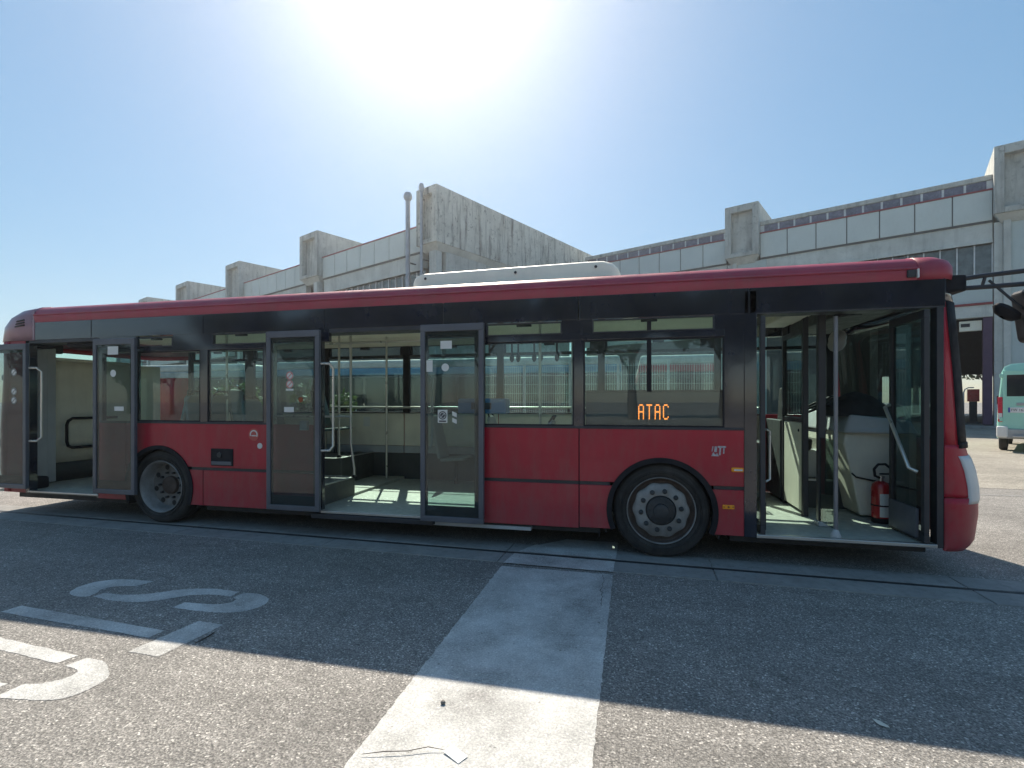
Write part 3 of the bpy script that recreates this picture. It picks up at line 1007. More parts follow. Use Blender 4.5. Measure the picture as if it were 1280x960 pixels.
# --- wheels
def wheel(c, y, rear, s=1):
    ty = [(0.325, 0.02), (0.345, 0.0), (0.40, -0.012), (0.445, 0.0), (0.463, 0.022), (0.472, 0.05), (0.473, 0.14), (0.472, 0.23), (0.460, 0.26), (0.40, 0.285), (0.325, 0.26)]
    wob = lambda j, a: 1
    t = MB()
    t.lathe([(r, y + s * h_) for r, h_ in ty], c[0], 0, c[1], 'y', 56)
    w_ = bpy.data.objects.new("wheel", None)
    C.objects.link(w_)
    w_.location = (c[0], y, c[1])
    adopt(w_, bus)
    t.build("tyre", "tyre", w_, smooth=True)
    for rr_, wd in ((0.375, 0.003), (0.392, 0.0025), (0.437, 0.003)):
        MB().lathe([(rr_ - wd, y - s * 0.006), (rr_, y - s * 0.0155 if rr_ < 0.43 else y - s * 0.006), (rr_ + wd, y - s * 0.006)], c[0], 0, c[1], 'y', 56, cap=False).build("sidewall_rib", "tyre", w_, smooth=True)
    for gy in (0.085, 0.14, 0.195):
        MB().lathe([(0.4745, y + s * (gy - 0.006)), (0.4745, y + s * (gy + 0.006))], c[0], 0, c[1], 'y', 56, cap=False).build("tread_groove", "slot", w_, smooth=True)
    if not rear:
        MB().lathe([(0.336, y - s * 0.002), (0.336, y + s * 0.012), (0.318, y + s * 0.014), (0.312, y + s * 0.05), (0.29, y + s * 0.07), (0.0, y + s * 0.07)][:-1], c[0], 0, c[1], 'y', 56).build("rim", "rimrust", w_, smooth=True)
        MB().lathe([(0.335, y - s * 0.004), (0.330, y - s * 0.010), (0.324, y - s * 0.004), (0.324, y + s * 0.01)], c[0], 0, c[1], 'y', 56, cap=False).build("rim_lip", "rim", w_, smooth=True)

        def lobes(j, a):
            return 1 + (0.055 * (0.5 + 0.5 * math.cos(10 * a)) if j in (0, 1) else 0)
        MB().lathe([(0.262, y + s * 0.055), (0.262, y + s * 0.035), (0.235, y + s * 0.012), (0.15, y + s * 0.008), (0.145, y + s * 0.03), (0.10, y + s * 0.03)], c[0], 0, c[1], 'y', 80, lobes, cap=False).build("hub_plate", "rim", w_, smooth=True)
        MB().lathe([(0.148, y + s * 0.02), (0.135, y - s * 0.002), (0.105, y - s * 0.012), (0.075, y - s * 0.016), (0.070, y - s * 0.05), (0.045, y - s * 0.06), (0.02, y - s * 0.062)], c[0], 0, c[1], 'y', 40).build("hub", "hub", w_, smooth=True)
        for i in range(10):
            a = 2 * PI * (i + 0.2) / 10
            nx, nz = c[0] + 0.195 * math.cos(a), c[1] + 0.195 * math.sin(a)
            MB().lathe([(0.024, y + s * 0.012), (0.023, y - s * 0.006), (0.016, y - s * 0.010), (0.015, y - s * 0.03), (0.008, y - s * 0.034)], nx, 0, nz, 'y', 12).build("lug_nut", "hub", w_, smooth=True)
            a2 = 2 * PI * (i + 0.7) / 10
        for i in range(12):
            a = 2 * PI * i / 12
            MB().lathe([(0.010, y - s * 0.01), (0.010, y - s * 0.020), (0.005, y - s * 0.022)], c[0] + 0.12 * math.cos(a), 0, c[1] + 0.12 * math.sin(a), 'y', 8).build("hub_bolt", "hub", w_, smooth=True)
    else:
        MB().lathe([(0.334, y - s * 0.004), (0.328, y - s * 0.012), (0.318, y - s * 0.004), (0.300, y + s * 0.03), (0.292, y + s * 0.10), (0.275, y + s * 0.14)], c[0], 0, c[1], 'y', 56, cap=False).build("rim", "rim", w_, smooth=True)
        MB().lathe([(0.277, y + s * 0.138), (0.24, y + s * 0.143), (0.20, y + s * 0.15), (0.12, y + s * 0.155)], c[0], 0, c[1], 'y', 56).build("rim_disc", "rimdisc", w_, smooth=True)
        MB().lathe([(0.118, y + s * 0.155), (0.112, y + s * 0.118), (0.095, y + s * 0.108), (0.04, y + s * 0.105)], c[0], 0, c[1], 'y', 40).build("hub", "rimrust", w_, smooth=True)
        for i in range(8):
            a = 2 * PI * (i + 0.3) / 8
            hx, hz = c[0] + 0.235 * math.cos(a), c[1] + 0.235 * math.sin(a)
            MB().lathe([(0.034, y + s * 0.139), (0.030, y + s * 0.137), (0.004, y + s * 0.137)], hx, 0, hz, 'y', 16).build("rim_hole", "slot", w_, smooth=True)
        for i in range(10):
            a = 2 * PI * i / 10
            MB().lathe([(0.016, y + s * 0.15), (0.015, y + s * 0.115), (0.008, y + s * 0.112)], c[0] + 0.165 * math.cos(a), 0, c[1] + 0.165 * math.sin(a), 'y', 10).build("lug_nut", "hub", w_, smooth=True)


wheel(FW, 0.035, False)
wheel(RW, 0.035, True)
wheel(FW, W - 0.035, False, -1)
wheel(RW, W - 0.035, True, -1)
MB().tube([(FW[0], 0.3, 0.475), (FW[0], W - 0.3, 0.475)], 0.07, 10).build("axle", "slot", bus)
MB().tube([(RW[0], 0.3, 0.475), (RW[0], W - 0.3, 0.475)], 0.10, 10).build("axle", "slot", bus)

# --- underside
MB().box(-5.2, -0.30, 0.10, W - 0.10, 0.20, 0.27).build("underfloor", "slot", bus)
MB().box(0.95, 2.6, 0.10, W - 0.10, 0.20, 0.27).build("underfloor", "slot", bus)
MB().box(-8.4, -6.5, 0.12, W - 0.10, 0.22, 0.30).build("underfloor", "slot", bus)
MB().box(-2.12, -1.02, 0.03, 0.30, 0.195, 0.235).build("step_plate", "intgrey", bus, bevel=0.006)
MB().box(-3.62, -2.10, -0.03, 0.12, 0.205, 0.262).build("ramp_box", "darkmetal", bus, bevel=0.008)
MB().tube([(-0.30, 0.06, 0.28), (-0.31, 0.05, 0.18)], 0.006, 6).build("drain_pipe", "rubber", bus)

# --- markings on the skin: fuel flap, lamps, logo, round stickers
fl = MB().box(-5.035, -4.715, -0.012, 0.02, 0.775, 0.985).build("fuel_flap", "rubber", bus, bevel=0.006)
MB().box(-5.02, -4.73, -0.020, -0.010, 0.785, 0.83).build("flap_sill", "frame", fl, bevel=0.004)
MB().lathe([(0.035, -0.012), (0.032, -0.026), (0.01, -0.028)], -4.90, 0, 0.91, 'y', 20).build("filler_cap", "hub", fl, smooth=True)
for x, z in ((1.0, 0.91),):
    q = MB().box(x - 0.055, x + 0.055, -0.018, 0.002, z - 0.022, z + 0.022).build("side_indicator", "amber", bus, bevel=0.010, seg=3)
    MB().box(x - 0.03, x + 0.045, -0.0195, -0.017, z - 0.010, z + 0.006).build("lens", "sticker", q, bevel=0.0005)  # white bar paints the highlight on the amber lens
q = MB().box(0.92 - 0.053, 0.92 + 0.053, -0.014, 0.002, 0.55 - 0.02, 0.55 + 0.02).build("side_marker", "amber", bus, bevel=0.005)
for dx in (-0.04, 0, 0.04):
    MB().lathe([(0.010 if dx == 0 else 0.006, -0.0138), (0.009 if dx == 0 else 0.005, -0.0165)], 0.92 + dx, 0, 0.55, 'y', 12).build("marker_screw", "amberdark", q)
# worn silver emblem: peak shape and a T like stroke
lg = MB()
lg.prism([(0.765, 1.035), (0.835, 1.035), (0.82, 1.065), (0.80, 1.05), (0.785, 1.075)], -0.0025, 0.001, 'y')
lg.prism([(0.768, 1.08), (0.778, 1.08), (0.786, 1.13), (0.776, 1.13)], -0.0025, 0.001, 'y')
lg.prism([(0.792, 1.075), (0.815, 1.075), (0.82, 1.13), (0.797, 1.13)], -0.0025, 0.001, 'y')
lg.prism([(0.825, 1.118), (0.90, 1.118), (0.90, 1.134), (0.825, 1.134)], -0.0025, 0.001, 'y')
lg.prism([(0.835, 1.045), (0.850, 1.045), (0.855, 1.118), (0.840, 1.118)], -0.0025, 0.001, 'y')
lg.prism([(0.872, 1.06), (0.884, 1.06), (0.886, 1.118), (0.874, 1.118)], -0.0025, 0.001, 'y')
lg.build("emblem", "silver", bus)


def disc(name, x, z, r, y, mat, parent, th=0.003, n=24):
    return MB().lathe([(r, y + th), (r, y)], x, 0, z, 'y', n).build(name, mat, parent)


d = disc("round_sticker", -4.42, 1.165, 0.075, -0.004, "stickred", bus, 0.0035)
MB().prism(arcpts(-4.42, 1.165, 0.055, -30, 200, 20) + arcpts(-4.42, 1.165, 0.040, 200, -30, 20), -0.0055, -0.0042, 'y').build("sticker_print", "sticker", d)
MB().box(-4.45, -4.39, -0.0055, -0.0042, 1.145, 1.158).build("sticker_print", "sticker", d)
disc("round_sticker", -4.335, 1.03, 0.035, -0.004, "sticker", bus, 0.0035)

# --- door leaves
def leaf(x0, x1, z0, z1, y0=-0.115, y1=-0.07, rail=0.055, handle=None, extras=()):
    L_ = MB()
    L_.box(x0, x1, y0, y1, z0, z0 + rail * 1.1).box(x0, x1, y0, y1, z1 - rail * 1.4, z1)
    L_.box(x0, x0 + rail, y0, y1, z0 + rail * 1.1, z1 - rail * 1.4).box(x1 - rail, x1, y0, y1, z0 + rail * 1.1, z1 - rail * 1.4)
    o = L_.build("door_leaf", "frame", bus)
    b = o.modifiers.new("bevel", 'BEVEL')
    b.width = 0.006
    b.segments = 2
    b.limit_method = 'ANGLE'
    xa, xb, za, zb = x0 + rail, x1 - rail, z0 + rail * 1.1, z1 - rail * 1.4
    slab("door_pane", rect(xa, xb, za, zb), y0 + 0.012, y0 + 0.017, "doorpane", o, bevel=0)
    K = MB()
    k = 0.04
    K.box(xa, xb, y0 + 0.018, y0 + 0.022, za, za + 0.11).box(xa, xb, y0 + 0.018, y0 + 0.022, zb - k, zb)
    K.box(xa, xa + k * 0.7, y0 + 0.018, y0 + 0.022, za + 0.11, zb - k).box(xb - k * 0.7, xb, y0 + 0.018, y0 + 0.022, za + 0.11, zb - k)
    K.build("pane_border", "rubber", o)
    return o


def no_sign(x, z, r, y, parent):
    s_ = disc("prohibition_sticker", x, z, r, y, "sticker", parent, 0.002)
    return s_


def sign_ring(x, z, r, y, parent, mat="stickred"):
    a = arcpts(x, z, r * 0.95, 0, 350, 26) + arcpts(x, z, r * 0.76, 350, 0, 26)
    m_ = MB().prism(a, y - 0.0012, y - 0.0002, 'y')
    q_ = r * 0.62
    m_.add([(x - q_, y - 0.0012, z - q_ * 0.8), (x - q_ * 0.8, y - 0.0012, z - q_), (x + q_, y - 0.0012, z + q_ * 0.8), (x + q_ * 0.8, y - 0.0012, z + q_)], [(0, 1, 2, 3)])
    m_.build("sticker_print", mat, parent)


lA = leaf(-4.155, -3.455, 0.30, 2.385)
lB = leaf(-2.215, -1.500, 0.27, 2.395)
lC = leaf(-6.765, -6.09, 0.38, 2.37)
lD = leaf(-8.62, -7.92, 0.385, 2.345)
yp = -0.1045
for (x, z) in ((-3.845, 1.865), (-3.845, 1.765)):
    disc("prohibition_sticker", x, z, 0.048, yp, "sticker", lA, 0.001)
    sign_ring(x, z, 0.048, yp, lA)
slab("paper_sticker", rect(-3.895, -3.795, 1.69, 1.712), yp, yp + 0.001, "sticker", lA, bevel=0)
slab("paper_sticker", rect(-3.92, -3.79, 1.44, 1.50), yp, yp + 0.001, "sticker", lA, bevel=0)
slab("door_button_box", rect(-3.74, -3.64, 1.23, 1.34), -0.075, -0.03, "intgrey", lA, bevel=0.008)
disc("push_button", -3.70, 1.585, 0.03, yp, "amberdark", lA, 0.002)
disc("round_sticker", -1.93, 1.93, 0.042, yp, "sticker", lB, 0.001)
slab("paper_sticker", rect(-1.985, -1.855, 2.13, 2.215), yp, yp + 0.001, "sticker", lB, bevel=0)
slab("paper_sticker", rect(-2.145, -2.075, 1.885, 2.01), yp, yp + 0.001, "sticker", lB, bevel=0)
ns = slab("paper_sticker", rect(-2.015, -1.905, 1.335, 1.475), yp, yp + 0.001, "sticker", lB, bevel=0)
disc("sticker_disc", -1.96, 1.415, 0.045, yp - 0.0015, "stickblack", lB, 0.001)
sign_ring(-1.96, 1.415, 0.036, yp - 0.0016, lB, "sticker")
slab("sticker_line", rect(-2.0, -1.92, 1.345, 1.36), yp - 0.001, yp - 0.0002, "stickblack", lB, bevel=0)
for k in range(2):
    slab("warning_stripe", [(-1.85, 1.46 - 0.07 * k), (-1.80, 1.44 - 0.07 * k), (-1.80, 1.395 - 0.07 * k), (-1.85, 1.415 - 0.07 * k)], yp, yp + 0.001, "sticker", lB, bevel=0)
disc("round_sticker", -6.44, 1.925, 0.046, yp, "sticker", lC, 0.001)
slab("paper_sticker", rect(-6.53, -6.36, 2.165, 2.27), yp, yp + 0.001, "sticker", lC, bevel=0)
slab("paper_sticker", rect(-6.42, -6.27, 1.445, 1.50), yp, yp + 0.001, "sticker", lC, bevel=0)
for z in (1.96, 1.70, 1.58):
    disc("prohibition_sticker", -8.15, z, 0.052, yp, "sticker", lD, 0.001)
    sign_ring(-8.15, z, 0.052, yp, lD, "stickblack")
# grab handles on the leaf edges
def grab(x, z0, z1, y, out, parent, dx=0.06):
    MB().tube([(x, y, z1), (x + dx * 0.8, y + out * 0.3, z1), (x + dx, y + out, z1 - 0.05), (x + dx, y + out, z0 + 0.05), (x + dx * 0.8, y + out * 0.3, z0), (x, y, z0)], 0.015, 10).build("grab_handle", "steelpole", parent, smooth=True)


grab(-3.46, 1.00, 2.0, -0.07, 0.06, lA, 0.12)
grab(-7.93, 1.03, 2.02, -0.07, 0.06, lD, 0.14)
grab(-2.17, 1.05, 1.85, -0.06, 0.05, lB, 0.05)
# front door: both leaves folded inwards
def leaf_in(x, y0, y1, z0, z1, pane=True):
    L_ = MB()
    t, r = 0.045, 0.055
    L_.box(x, x + t, y0, y1, z0, z0 + r * 1.5).box(x, x + t, y0, y1, z1 - r * 1.4, z1)
    L_.box(x, x + t, y0, y0 + r, z0 + r * 1.5, z1 - r * 1.4).box(x, x + t, y1 - r, y1, z0 + r * 1.5, z1 - r * 1.4)
    o = L_.build("door_leaf", "darkmetal", bus, bevel=0.006)
    MB().box(x + 0.02, x + 0.025, y0 + r, y1 - r, z0 + r * 1.5, z1 - r * 1.4).build("door_pane", "doorpane", o)
    return o


fl_ = leaf_in(1.205, 0.0, 0.62, 0.30, 2.38)
fr_ = leaf_in(2.53, -0.02, 0.60, 0.31, 2.38)
MB().tube([(2.52, 0.56, 1.53), (2.47, 0.54, 1.51), (2.47, 0.10, 0.96), (2.52, 0.06, 0.93)], 0.016, 10).build("grab_handle", "steelpole", fr_, smooth=True)
MB().box(2.505, 2.53, 0.06, 0.55, 0.34, 0.60).build("kick_plate", "frame", fr_, bevel=0.004)  # plate's grey imitates the reflection low on this leaf
MB().box(1.25, 1.262, 0.03, 0.6, 0.34, 0.60).build("kick_plate", "rubber", fl_, bevel=0.004)
MB().tube([(1.26, 0.04, 1.3), (1.30, 0.06, 1.28), (1.30, 0.06, 0.82), (1.26, 0.04, 0.80)], 0.012, 8).build("grab_handle", "steelpole", fl_, smooth=True)
MB().box(1.17, 2.64, -0.01, 0.045, 0.268, 0.302).build("door_sill", "alu", bus, bevel=0.006)
MB().box(-3.50, -2.16, -0.02, 0.04, 0.268, 0.302).build("door_sill", "alu", bus, bevel=0.006)
MB().box(-8.05, -6.82, -0.01, 0.04, 0.318, 0.345).build("door_sill", "alu", bus, bevel=0.006)

# --- interior
for fx0, fx1, fy in ((-3.6, -0.30, 0.045), (-0.299, 0.92, 0.66), (0.921, 2.72, 0.045)):
    MB().box(fx0, fx1, fy, W - fy, 0.272, 0.300).build("floor", "floor", bus)
for fx0, fx1, fy in ((-5.22, -3.601, 0.045), (-6.46, -5.221, 0.66), (-8.65, -6.461, 0.045)):
    MB().box(fx0, fx1, fy, W - fy, 0.30, 0.335).build("floor", "floor", bus)
MB().box(-8.6, 2.6, 0.25, W - 0.25, 2.60, 2.63).build("ceiling", "ceiling", bus)
MB().prism([(W - 0.06, 2.475), (W - 0.05, 2.50), (W - 0.25, 2.62), (W - 0.27, 2.60)], -8.3, 1.2, 'x').build("ceiling_cove", "cream", bus)
MB().prism([(0.26, 2.42), (0.25, 2.45), (0.40, 2.62), (0.42, 2.60)], -8.3, 2.6, 'x').build("ceiling_cove", "cream", bus)
for i in range(9):
    x = -7.6 + 1.0 * i
    MB().box(x, x + 0.86, 0.60, 0.72, 2.580, 2.599).build("ceiling_light", "sticker", bus, bevel=0.004)
for a, b in ((-5.05, -3.62), (-3.61, -2.02), (-2.01, -0.46), (-0.45, 1.16)):
    slab("wall_lining", rect(a + 0.004, b - 0.004, 0.84, 1.37), W - 0.07, W - 0.036, "cream", bevel=0.004)
    slab("wall_lining", rect(a + 0.004, b - 0.004, 0.72, 0.835), W - 0.075, W - 0.036, "intgrey", bevel=0.004)
slab("kick_panel", rect(-5.05, 1.16, 0.30, 0.715), W - 0.08, W - 0.036, "darkwall")
slab("wall_lining", rect(-7.9, -5.06, 0.34, 1.37), W - 0.075, W - 0.036, "cream")
slab("window_ledge", rect(-7.9, 1.2, 1.372, 1.392), W - 0.10, W - 0.036, "rubber", bevel=0.004)
MB().tube([(-4.9, W - 0.16, 1.47), (-2.6, W - 0.16, 1.47), (1.1, W - 0.16, 1.47)], 0.017, 10).build("hand_rail", "steelpole", bus, smooth=True)
for x in (-4.7, -3.9, -3.0, -2.1, -0.9, 0.6):
    MB().box(x - 0.012, x + 0.012, W - 0.17, W - 0.06, 1.40, 1.47).build("rail_bracket", "rubber", bus)
# inner lining of the near side (only seen from outside through glass)
for a, b in ((-1.53, 1.05), (-6.75, -3.62)):
    slab("inner_lining", rect(a, b, 0.42 if a > -2 else 0.42, 1.28), 0.66 if False else 0.052, 0.066, "intgrey", bevel=0) if a > -2 and False else None
# rear cabin wall with its handrail loop
MB().loft([[(-8.60, 0.30, z), (-8.62, 0.8, z), (-8.60, 1.3, z), (-8.50, 1.8, z), (-8.3, 2.2, z)] for z in (0.62, 1.2, 1.8, 2.05, 2.19)]).build("rear_lining", "cream", bus, smooth=True, thick=0.03)
MB().loft([[(-8.58, 0.30, z), (-8.60, 0.8, z), (-8.58, 1.3, z), (-8.48, 1.8, z), (-8.28, 2.2, z)] for z in (0.335, 0.62)]).build("rear_kick_panel", "darkwall", bus, smooth=True, thick=0.03)
MB().box(-8.66, -8.50, 0.55, 1.95, 2.19, 2.235).build("rear_ledge", "cream", bus, bevel=0.01)
MB().box(-8.66, -8.56, 0.55, 0.80, 2.30, 2.44).build("rear_window_block", "rubber", bus, bevel=0.02)
MB().tube([(-8.53, 1.6, 1.30), (-8.53, 0.90, 1.30), (-8.53, 0.84, 1.26), (-8.53, 0.82, 1.20), (-8.53, 0.82, 0.94), (-8.53, 0.84, 0.87), (-8.53, 0.90, 0.84), (-8.53, 1.6, 0.84)], 0.022, 10).build("hand_rail", "rubber", bus, smooth=True)

# podium steps by the middle door
def podium(x0, x1, y0, y1, z):
    o = MB().box(x0, x1, y0, y1, 0.30, z).build("podium", "darkwall", bus, bevel=0.01)
    MB().box(x1 - 0.03, x1 + 0.006, y0, y1, z, z + 0.012).build("podium_trim", "alu", o)
    MB().box(x0, x1 - 0.03, y1 - 0.03, y1 + 0.006, z, z + 0.012).build("podium_trim", "alu", o)


podium(-4.9, -3.60, 0.09, 0.90, 0.545)
podium(-5.1, -4.15, 1.45, 2.40, 0.72)
podium(-6.5, -5.2, 0.66, 0.90, 0.80)
MB().box(-6.5, -5.2, 1.6, W - 0.08, 0.33, 1.0).build("wheel_box", "intgrey", bus, bevel=0.03)
MB().box(-0.30, 0.90, 1.75, W - 0.08, 0.30, 1.05).build("wheel_box", "intgrey", bus, bevel=0.03)
MB().box(-0.32, 0.92, 0.66, 0.74, 0.30, 1.05).build("wheel_box", "darkwall", bus, bevel=0.03)


def pole(x, y, z0, z1, r=0.017, bend=0.0):
    pts = [(x + bend, y, z0), (x + bend, y, z0 + 0.12), (x, y, z0 + 0.45), (x, y, z1)]
    o = MB().tube(pts, r, 10).build("pole", "steelpole", bus, smooth=True)
    MB().lathe([(0.035, 0), (0.035, 0.02), (0.022, 0.035)], x + bend, y, z0, 'z', 12).build("pole_foot", "rubber", o, smooth=True)
    return o


pole(-3.80, 2.18, 0.30, 2.6)
pole(-3.64, 0.86, 0.55, 2.6, bend=0.05)
pole(-4.22, 1.50, 0.73, 2.6)
pole(-1.05, 0.75, 0.30, 2.6)
pole(-0.62, 0.42, 0.30, 2.55)
pole(-5.6, 0.85, 0.8, 2.6)
pole(-5.35, 1.55, 0.8, 2.6)
pole(-4.55, 0.5, 0.55, 2.6)
MB().tube([(-4.22, 1.50, 1.35), (-3.64, 0.86, 1.36)], 0.016, 10).build("hand_rail", "steelpole", bus, smooth=True)
MB().tube([(-4.9, 0.85, 1.36), (-3.64, 0.86, 1.36)], 0.016, 10).build("hand_rail", "steelpole", bus, smooth=True)
MB().tube([(-7.5, 0.85, 2.35), (1.0, 0.85, 2.35)], 0.016, 10).build("ceiling_rail", "steelpole", bus, smooth=True)
for x in (-1.42, -1.34, -1.14, -1.06, -0.86):
    o = MB().tube([(x, 0.85, 2.34), (x, 0.85, 2.14)], 0.012, 6).build("hanging_strap", "rubber", bus)
    MB().lathe([(0.012, -0.05), (0.028, -0.02), (0.028, 0.02), (0.012, 0.04)], x, 0.85, 2.10, 'z', 10).build("strap_grip", "rubber", o, smooth=True)


def seat(x, y, z, face, mat):
    """bucket seat; face = +1 looks to the front"""
    prof = [(-0.20, 0.40), (0.18, 0.43), (0.21, 0.40), (0.18, 0.385), (-0.18, 0.355)]
    b = MB().prism([(x + face * a, z + c_) for a, c_ in prof], y - 0.21, y + 0.21, 'y').build("seat", mat, bus, bevel=0.02)
    bk = [(y - 0.21, z + 0.40), (y + 0.21, z + 0.40), (y + 0.17, z + 1.0), (y + 0.12, z + 1.05), (y - 0.12, z + 1.05), (y - 0.17, z + 1.0)]
    m_ = MB()
    n = len(bk)
    f_ = [(x - face * (0.18 + 0.22 * (q[1] - z - 0.4)), q[0], q[1]) for q in bk]
    g_ = [(p[0] - face * 0.05, p[1], p[2]) for p in f_]
    m_.add(f_ + g_, [tuple(range(n)), tuple(range(2 * n - 1, n - 1, -1))] + [(i, i + n, (i + 1) % n + n, (i + 1) % n) for i in range(n)])
    m_.build("backrest", mat, b, bevel=0.018)
    MB().tube([(x, y, z), (x, y, z + 0.38)], 0.03, 8).build("seat_leg", "darkmetal", b)
    MB().tube([(x - face * 0.33, y - 0.13, z + 1.03), (x - face * 0.37, y - 0.09, z + 1.10), (x - face * 0.37, y + 0.09, z + 1.10), (x - face * 0.33, y + 0.13, z + 1.03)], 0.012, 8).build("seat_handle", "rubber", b, smooth=True)


for (x, y, z, f_, m_) in ((-4.45, 0.38, 0.545, 1, "seat"), (-5.30, 0.36, 0.60, 1, "seat"), (-5.95, 0.36, 0.60, -1, "seat"), (-5.95, 0.75, 0.60, -1, "seat"), (-4.7, 2.15, 0.72, 1, "seat"), (-5.6, 2.15, 0.72, 1, "seat"), (-6.3, 2.15, 0.72, 1, "seat"),
                          (-1.2, 0.42, 0.30, -1, "seatgrey"), (-0.15, 0.95, 0.42, -1, "seatgrey"), (-1.7, 2.12, 0.30, 1, "seatgrey"), (0.7, 2.12, 0.42, -1, "seatgrey"), (-2.6, 2.12, 0.30, 1, "seatgrey"), (-6.9, 2.1, 0.72, 1, "seat")):
    seat(x, y, z, f_, m_)

bluebox = MB().box(-2.02, -1.42, 0.55, 0.75, 1.42, 1.60).build("blue_box", "boxblue", bus, bevel=0.02)  # added blue box standing in for a blue patch in the door glass
MB().box(-1.85, -1.60, 0.545, 0.551, 1.47, 1.55).build("box_panel", "stickblack", bluebox)
MB().tube([(-1.72, 0.65, 0.30), (-1.72, 0.65, 1.42)], 0.025, 8).build("box_post", "steelpole", bluebox, smooth=True)
for nx, nz, nw, nh in ((-2.75, 1.12, 0.16, 0.22), (-3.1, 1.15, 0.11, 0.15), (-4.35, 1.15, 0.12, 0.16)):
    slab("paper_notice", rect(nx, nx + nw, nz, nz + nh), W - 0.0735, W - 0.0712, "sticker", bevel=0)
# side destination display behind the lower half of the front window
dp = slab("display_panel", rect(-0.45, 0.885, 1.312, 1.655), 0.075, 0.11, "stickblack", bevel=0)
slab("display_hood", rect(-0.46, 0.89, 1.655, 1.68), 0.07, 0.16, "rubber")
FONT = {'A': ["01110", "10001", "10001", "10001", "11111", "10001", "10001", "10001", "10001"],
        'T': ["11111", "00100", "00100", "00100", "00100", "00100", "00100", "00100", "00100"],
        'C': ["01110", "10001", "10000", "10000", "10000", "10000", "10000", "10001", "01110"]}
led = MB()
px_ = 0.0112
for ci, ch in enumerate("ATAC"):
    for r_, row in enumerate(FONT[ch]):
        for c_, b in enumerate(row):
            if b == '1':
                x = 0.082 + ci * 0.080 + c_ * px_
                z = 1.535 - r_ * 0.0172
                led.box(x, x + px_ * 0.82, 0.069, 0.0745, z - 0.0135, z)
led.build("led_lettering", "led", dp)

# driver's cab
cab = MB().box(1.86, 1.90, 0.98, 1.66, 0.34, 1.33).build("cab_door", "cream", bus, bevel=0.012)
MB().lathe([(0.018, -0.012), (0.014, -0.02)], 1.86, 1.06, 1.24, 'x', 12).build("cab_lock", "rubber", cab)
cf = MB()
cf.box(1.85, 1.905, 0.92, 0.98, 0.30, 2.5).box(1.85, 1.905, 1.66, 1.72, 0.30, 2.5).box(1.85, 1.905, 0.98, 1.66, 1.335, 1.385).box(1.85, 1.905, 0.98, 1.66, 2.32, 2.38)
cf.build("cab_frame", "darkmetal", cab, bevel=0.006)
MB().box(1.872, 1.878, 0.98, 1.66, 1.385, 2.32).build("cab_pane", "screen", cab)
MB().box(1.84, 1.915, 1.75, 2.42, 0.34, 1.33).build("cab_back_panel", "darkwall", bus, bevel=0.01)
MB().box(1.86, 1.93, 0.49, 0.56, 0.30, 2.55).build("cab_post", "darkmetal", bus, bevel=0.008)
MB().box(1.872, 1.882, 0.08, 0.49, 0.36, 1.20).build("guard_pane", "screen", bus)
MB().box(1.85, 1.94, 0.46, 0.60, 0.302, 0.35).build("post_foot", "intgrey", bus, bevel=0.01)
MB().tube([(1.87, 0.05 + 0.03, 0.30), (1.87, 0.08, 2.36)], 0.019, 12).build("pole", "greypole", bus, smooth=True)
MB().lathe([(0.045, 0), (0.045, 0.015), (0.03, 0.05), (0.02, 0.07)], 1.87, 0.08, 0.30, 'z', 14).build("pole_foot", "intgrey", bus, smooth=True)
MB().tube([(1.87, 0.08, 2.36), (2.2, 0.5, 2.45), (2.45, 0.9, 2.5)], 0.018, 8).build("ceiling_rail", "rubber", bus, smooth=True)
MB().tube([(1.3, 0.2, 2.44), (1.85, 0.5, 2.47)], 0.03, 8).build("ceiling_rail", "rubber", bus, smooth=True)
MB().box(1.5, 1.75, 0.3, 1.2, 2.42, 2.56).build("ceiling_box", "cream", bus, bevel=0.02)
MB().box(2.1, 2.6, 0.5, 2.3, 2.46, 2.6).build("ceiling_box", "darkwall", bus, bevel=0.02)
im = MB().lathe([(0.02, -0.012), (0.085, -0.006), (0.085, 0.006), (0.02, 0.014)], 0, 0, 0, 'x', 18, lambda j, a: 1 + 0.35 * abs(math.sin(a)))
o = im.build("inside_mirror", "alu", None, smooth=True)
o.location = (2.05, 0.55, 2.18)
o.rotation_euler = (0, 0.2, 0.7)
adopt(o, bus)
# steps and dashboard
MB().box(2.02, 2.52, 1.45, 2.42, 0.30, 0.62).build("cab_step", "darkwall", bus, bevel=0.01)
MB().box(2.03, 2.51, 1.452, 1.52, 0.62, 0.64).build("step_edge", "alu", bus, bevel=0.004)
MB().box(2.0, 2.5, 1.75, 2.42, 0.62, 0.95).build("cab_step", "intgrey", bus, bevel=0.01)
dash = MB().prism([(2.44, 0.32), (2.98, 0.32), (2.98, 1.25), (2.30, 1.22), (2.28, 1.1), (2.36, 0.75)], 1.02, 2.40, 'y').build("dashboard", "cream", bus, bevel=0.02)
MB().hexa([(2.26, 0.95, 1.22), (2.95, 0.90, 1.22), (2.95, 2.4, 1.22), (2.26, 2.4, 1.22)], [(2.34, 1.00, 1.42), (2.92, 1.0, 1.36), (2.92, 2.38, 1.36), (2.36, 2.38, 1.47)]).build("dash_hood", "intgrey", dash, bevel=0.03, seg=3)
MB().tube([(2.36, 1.02, 0.78), (2.40, 1.01, 0.74), (2.98, 1.01, 0.62)], 0.010, 6).build("dash_seam", "slot", dash)
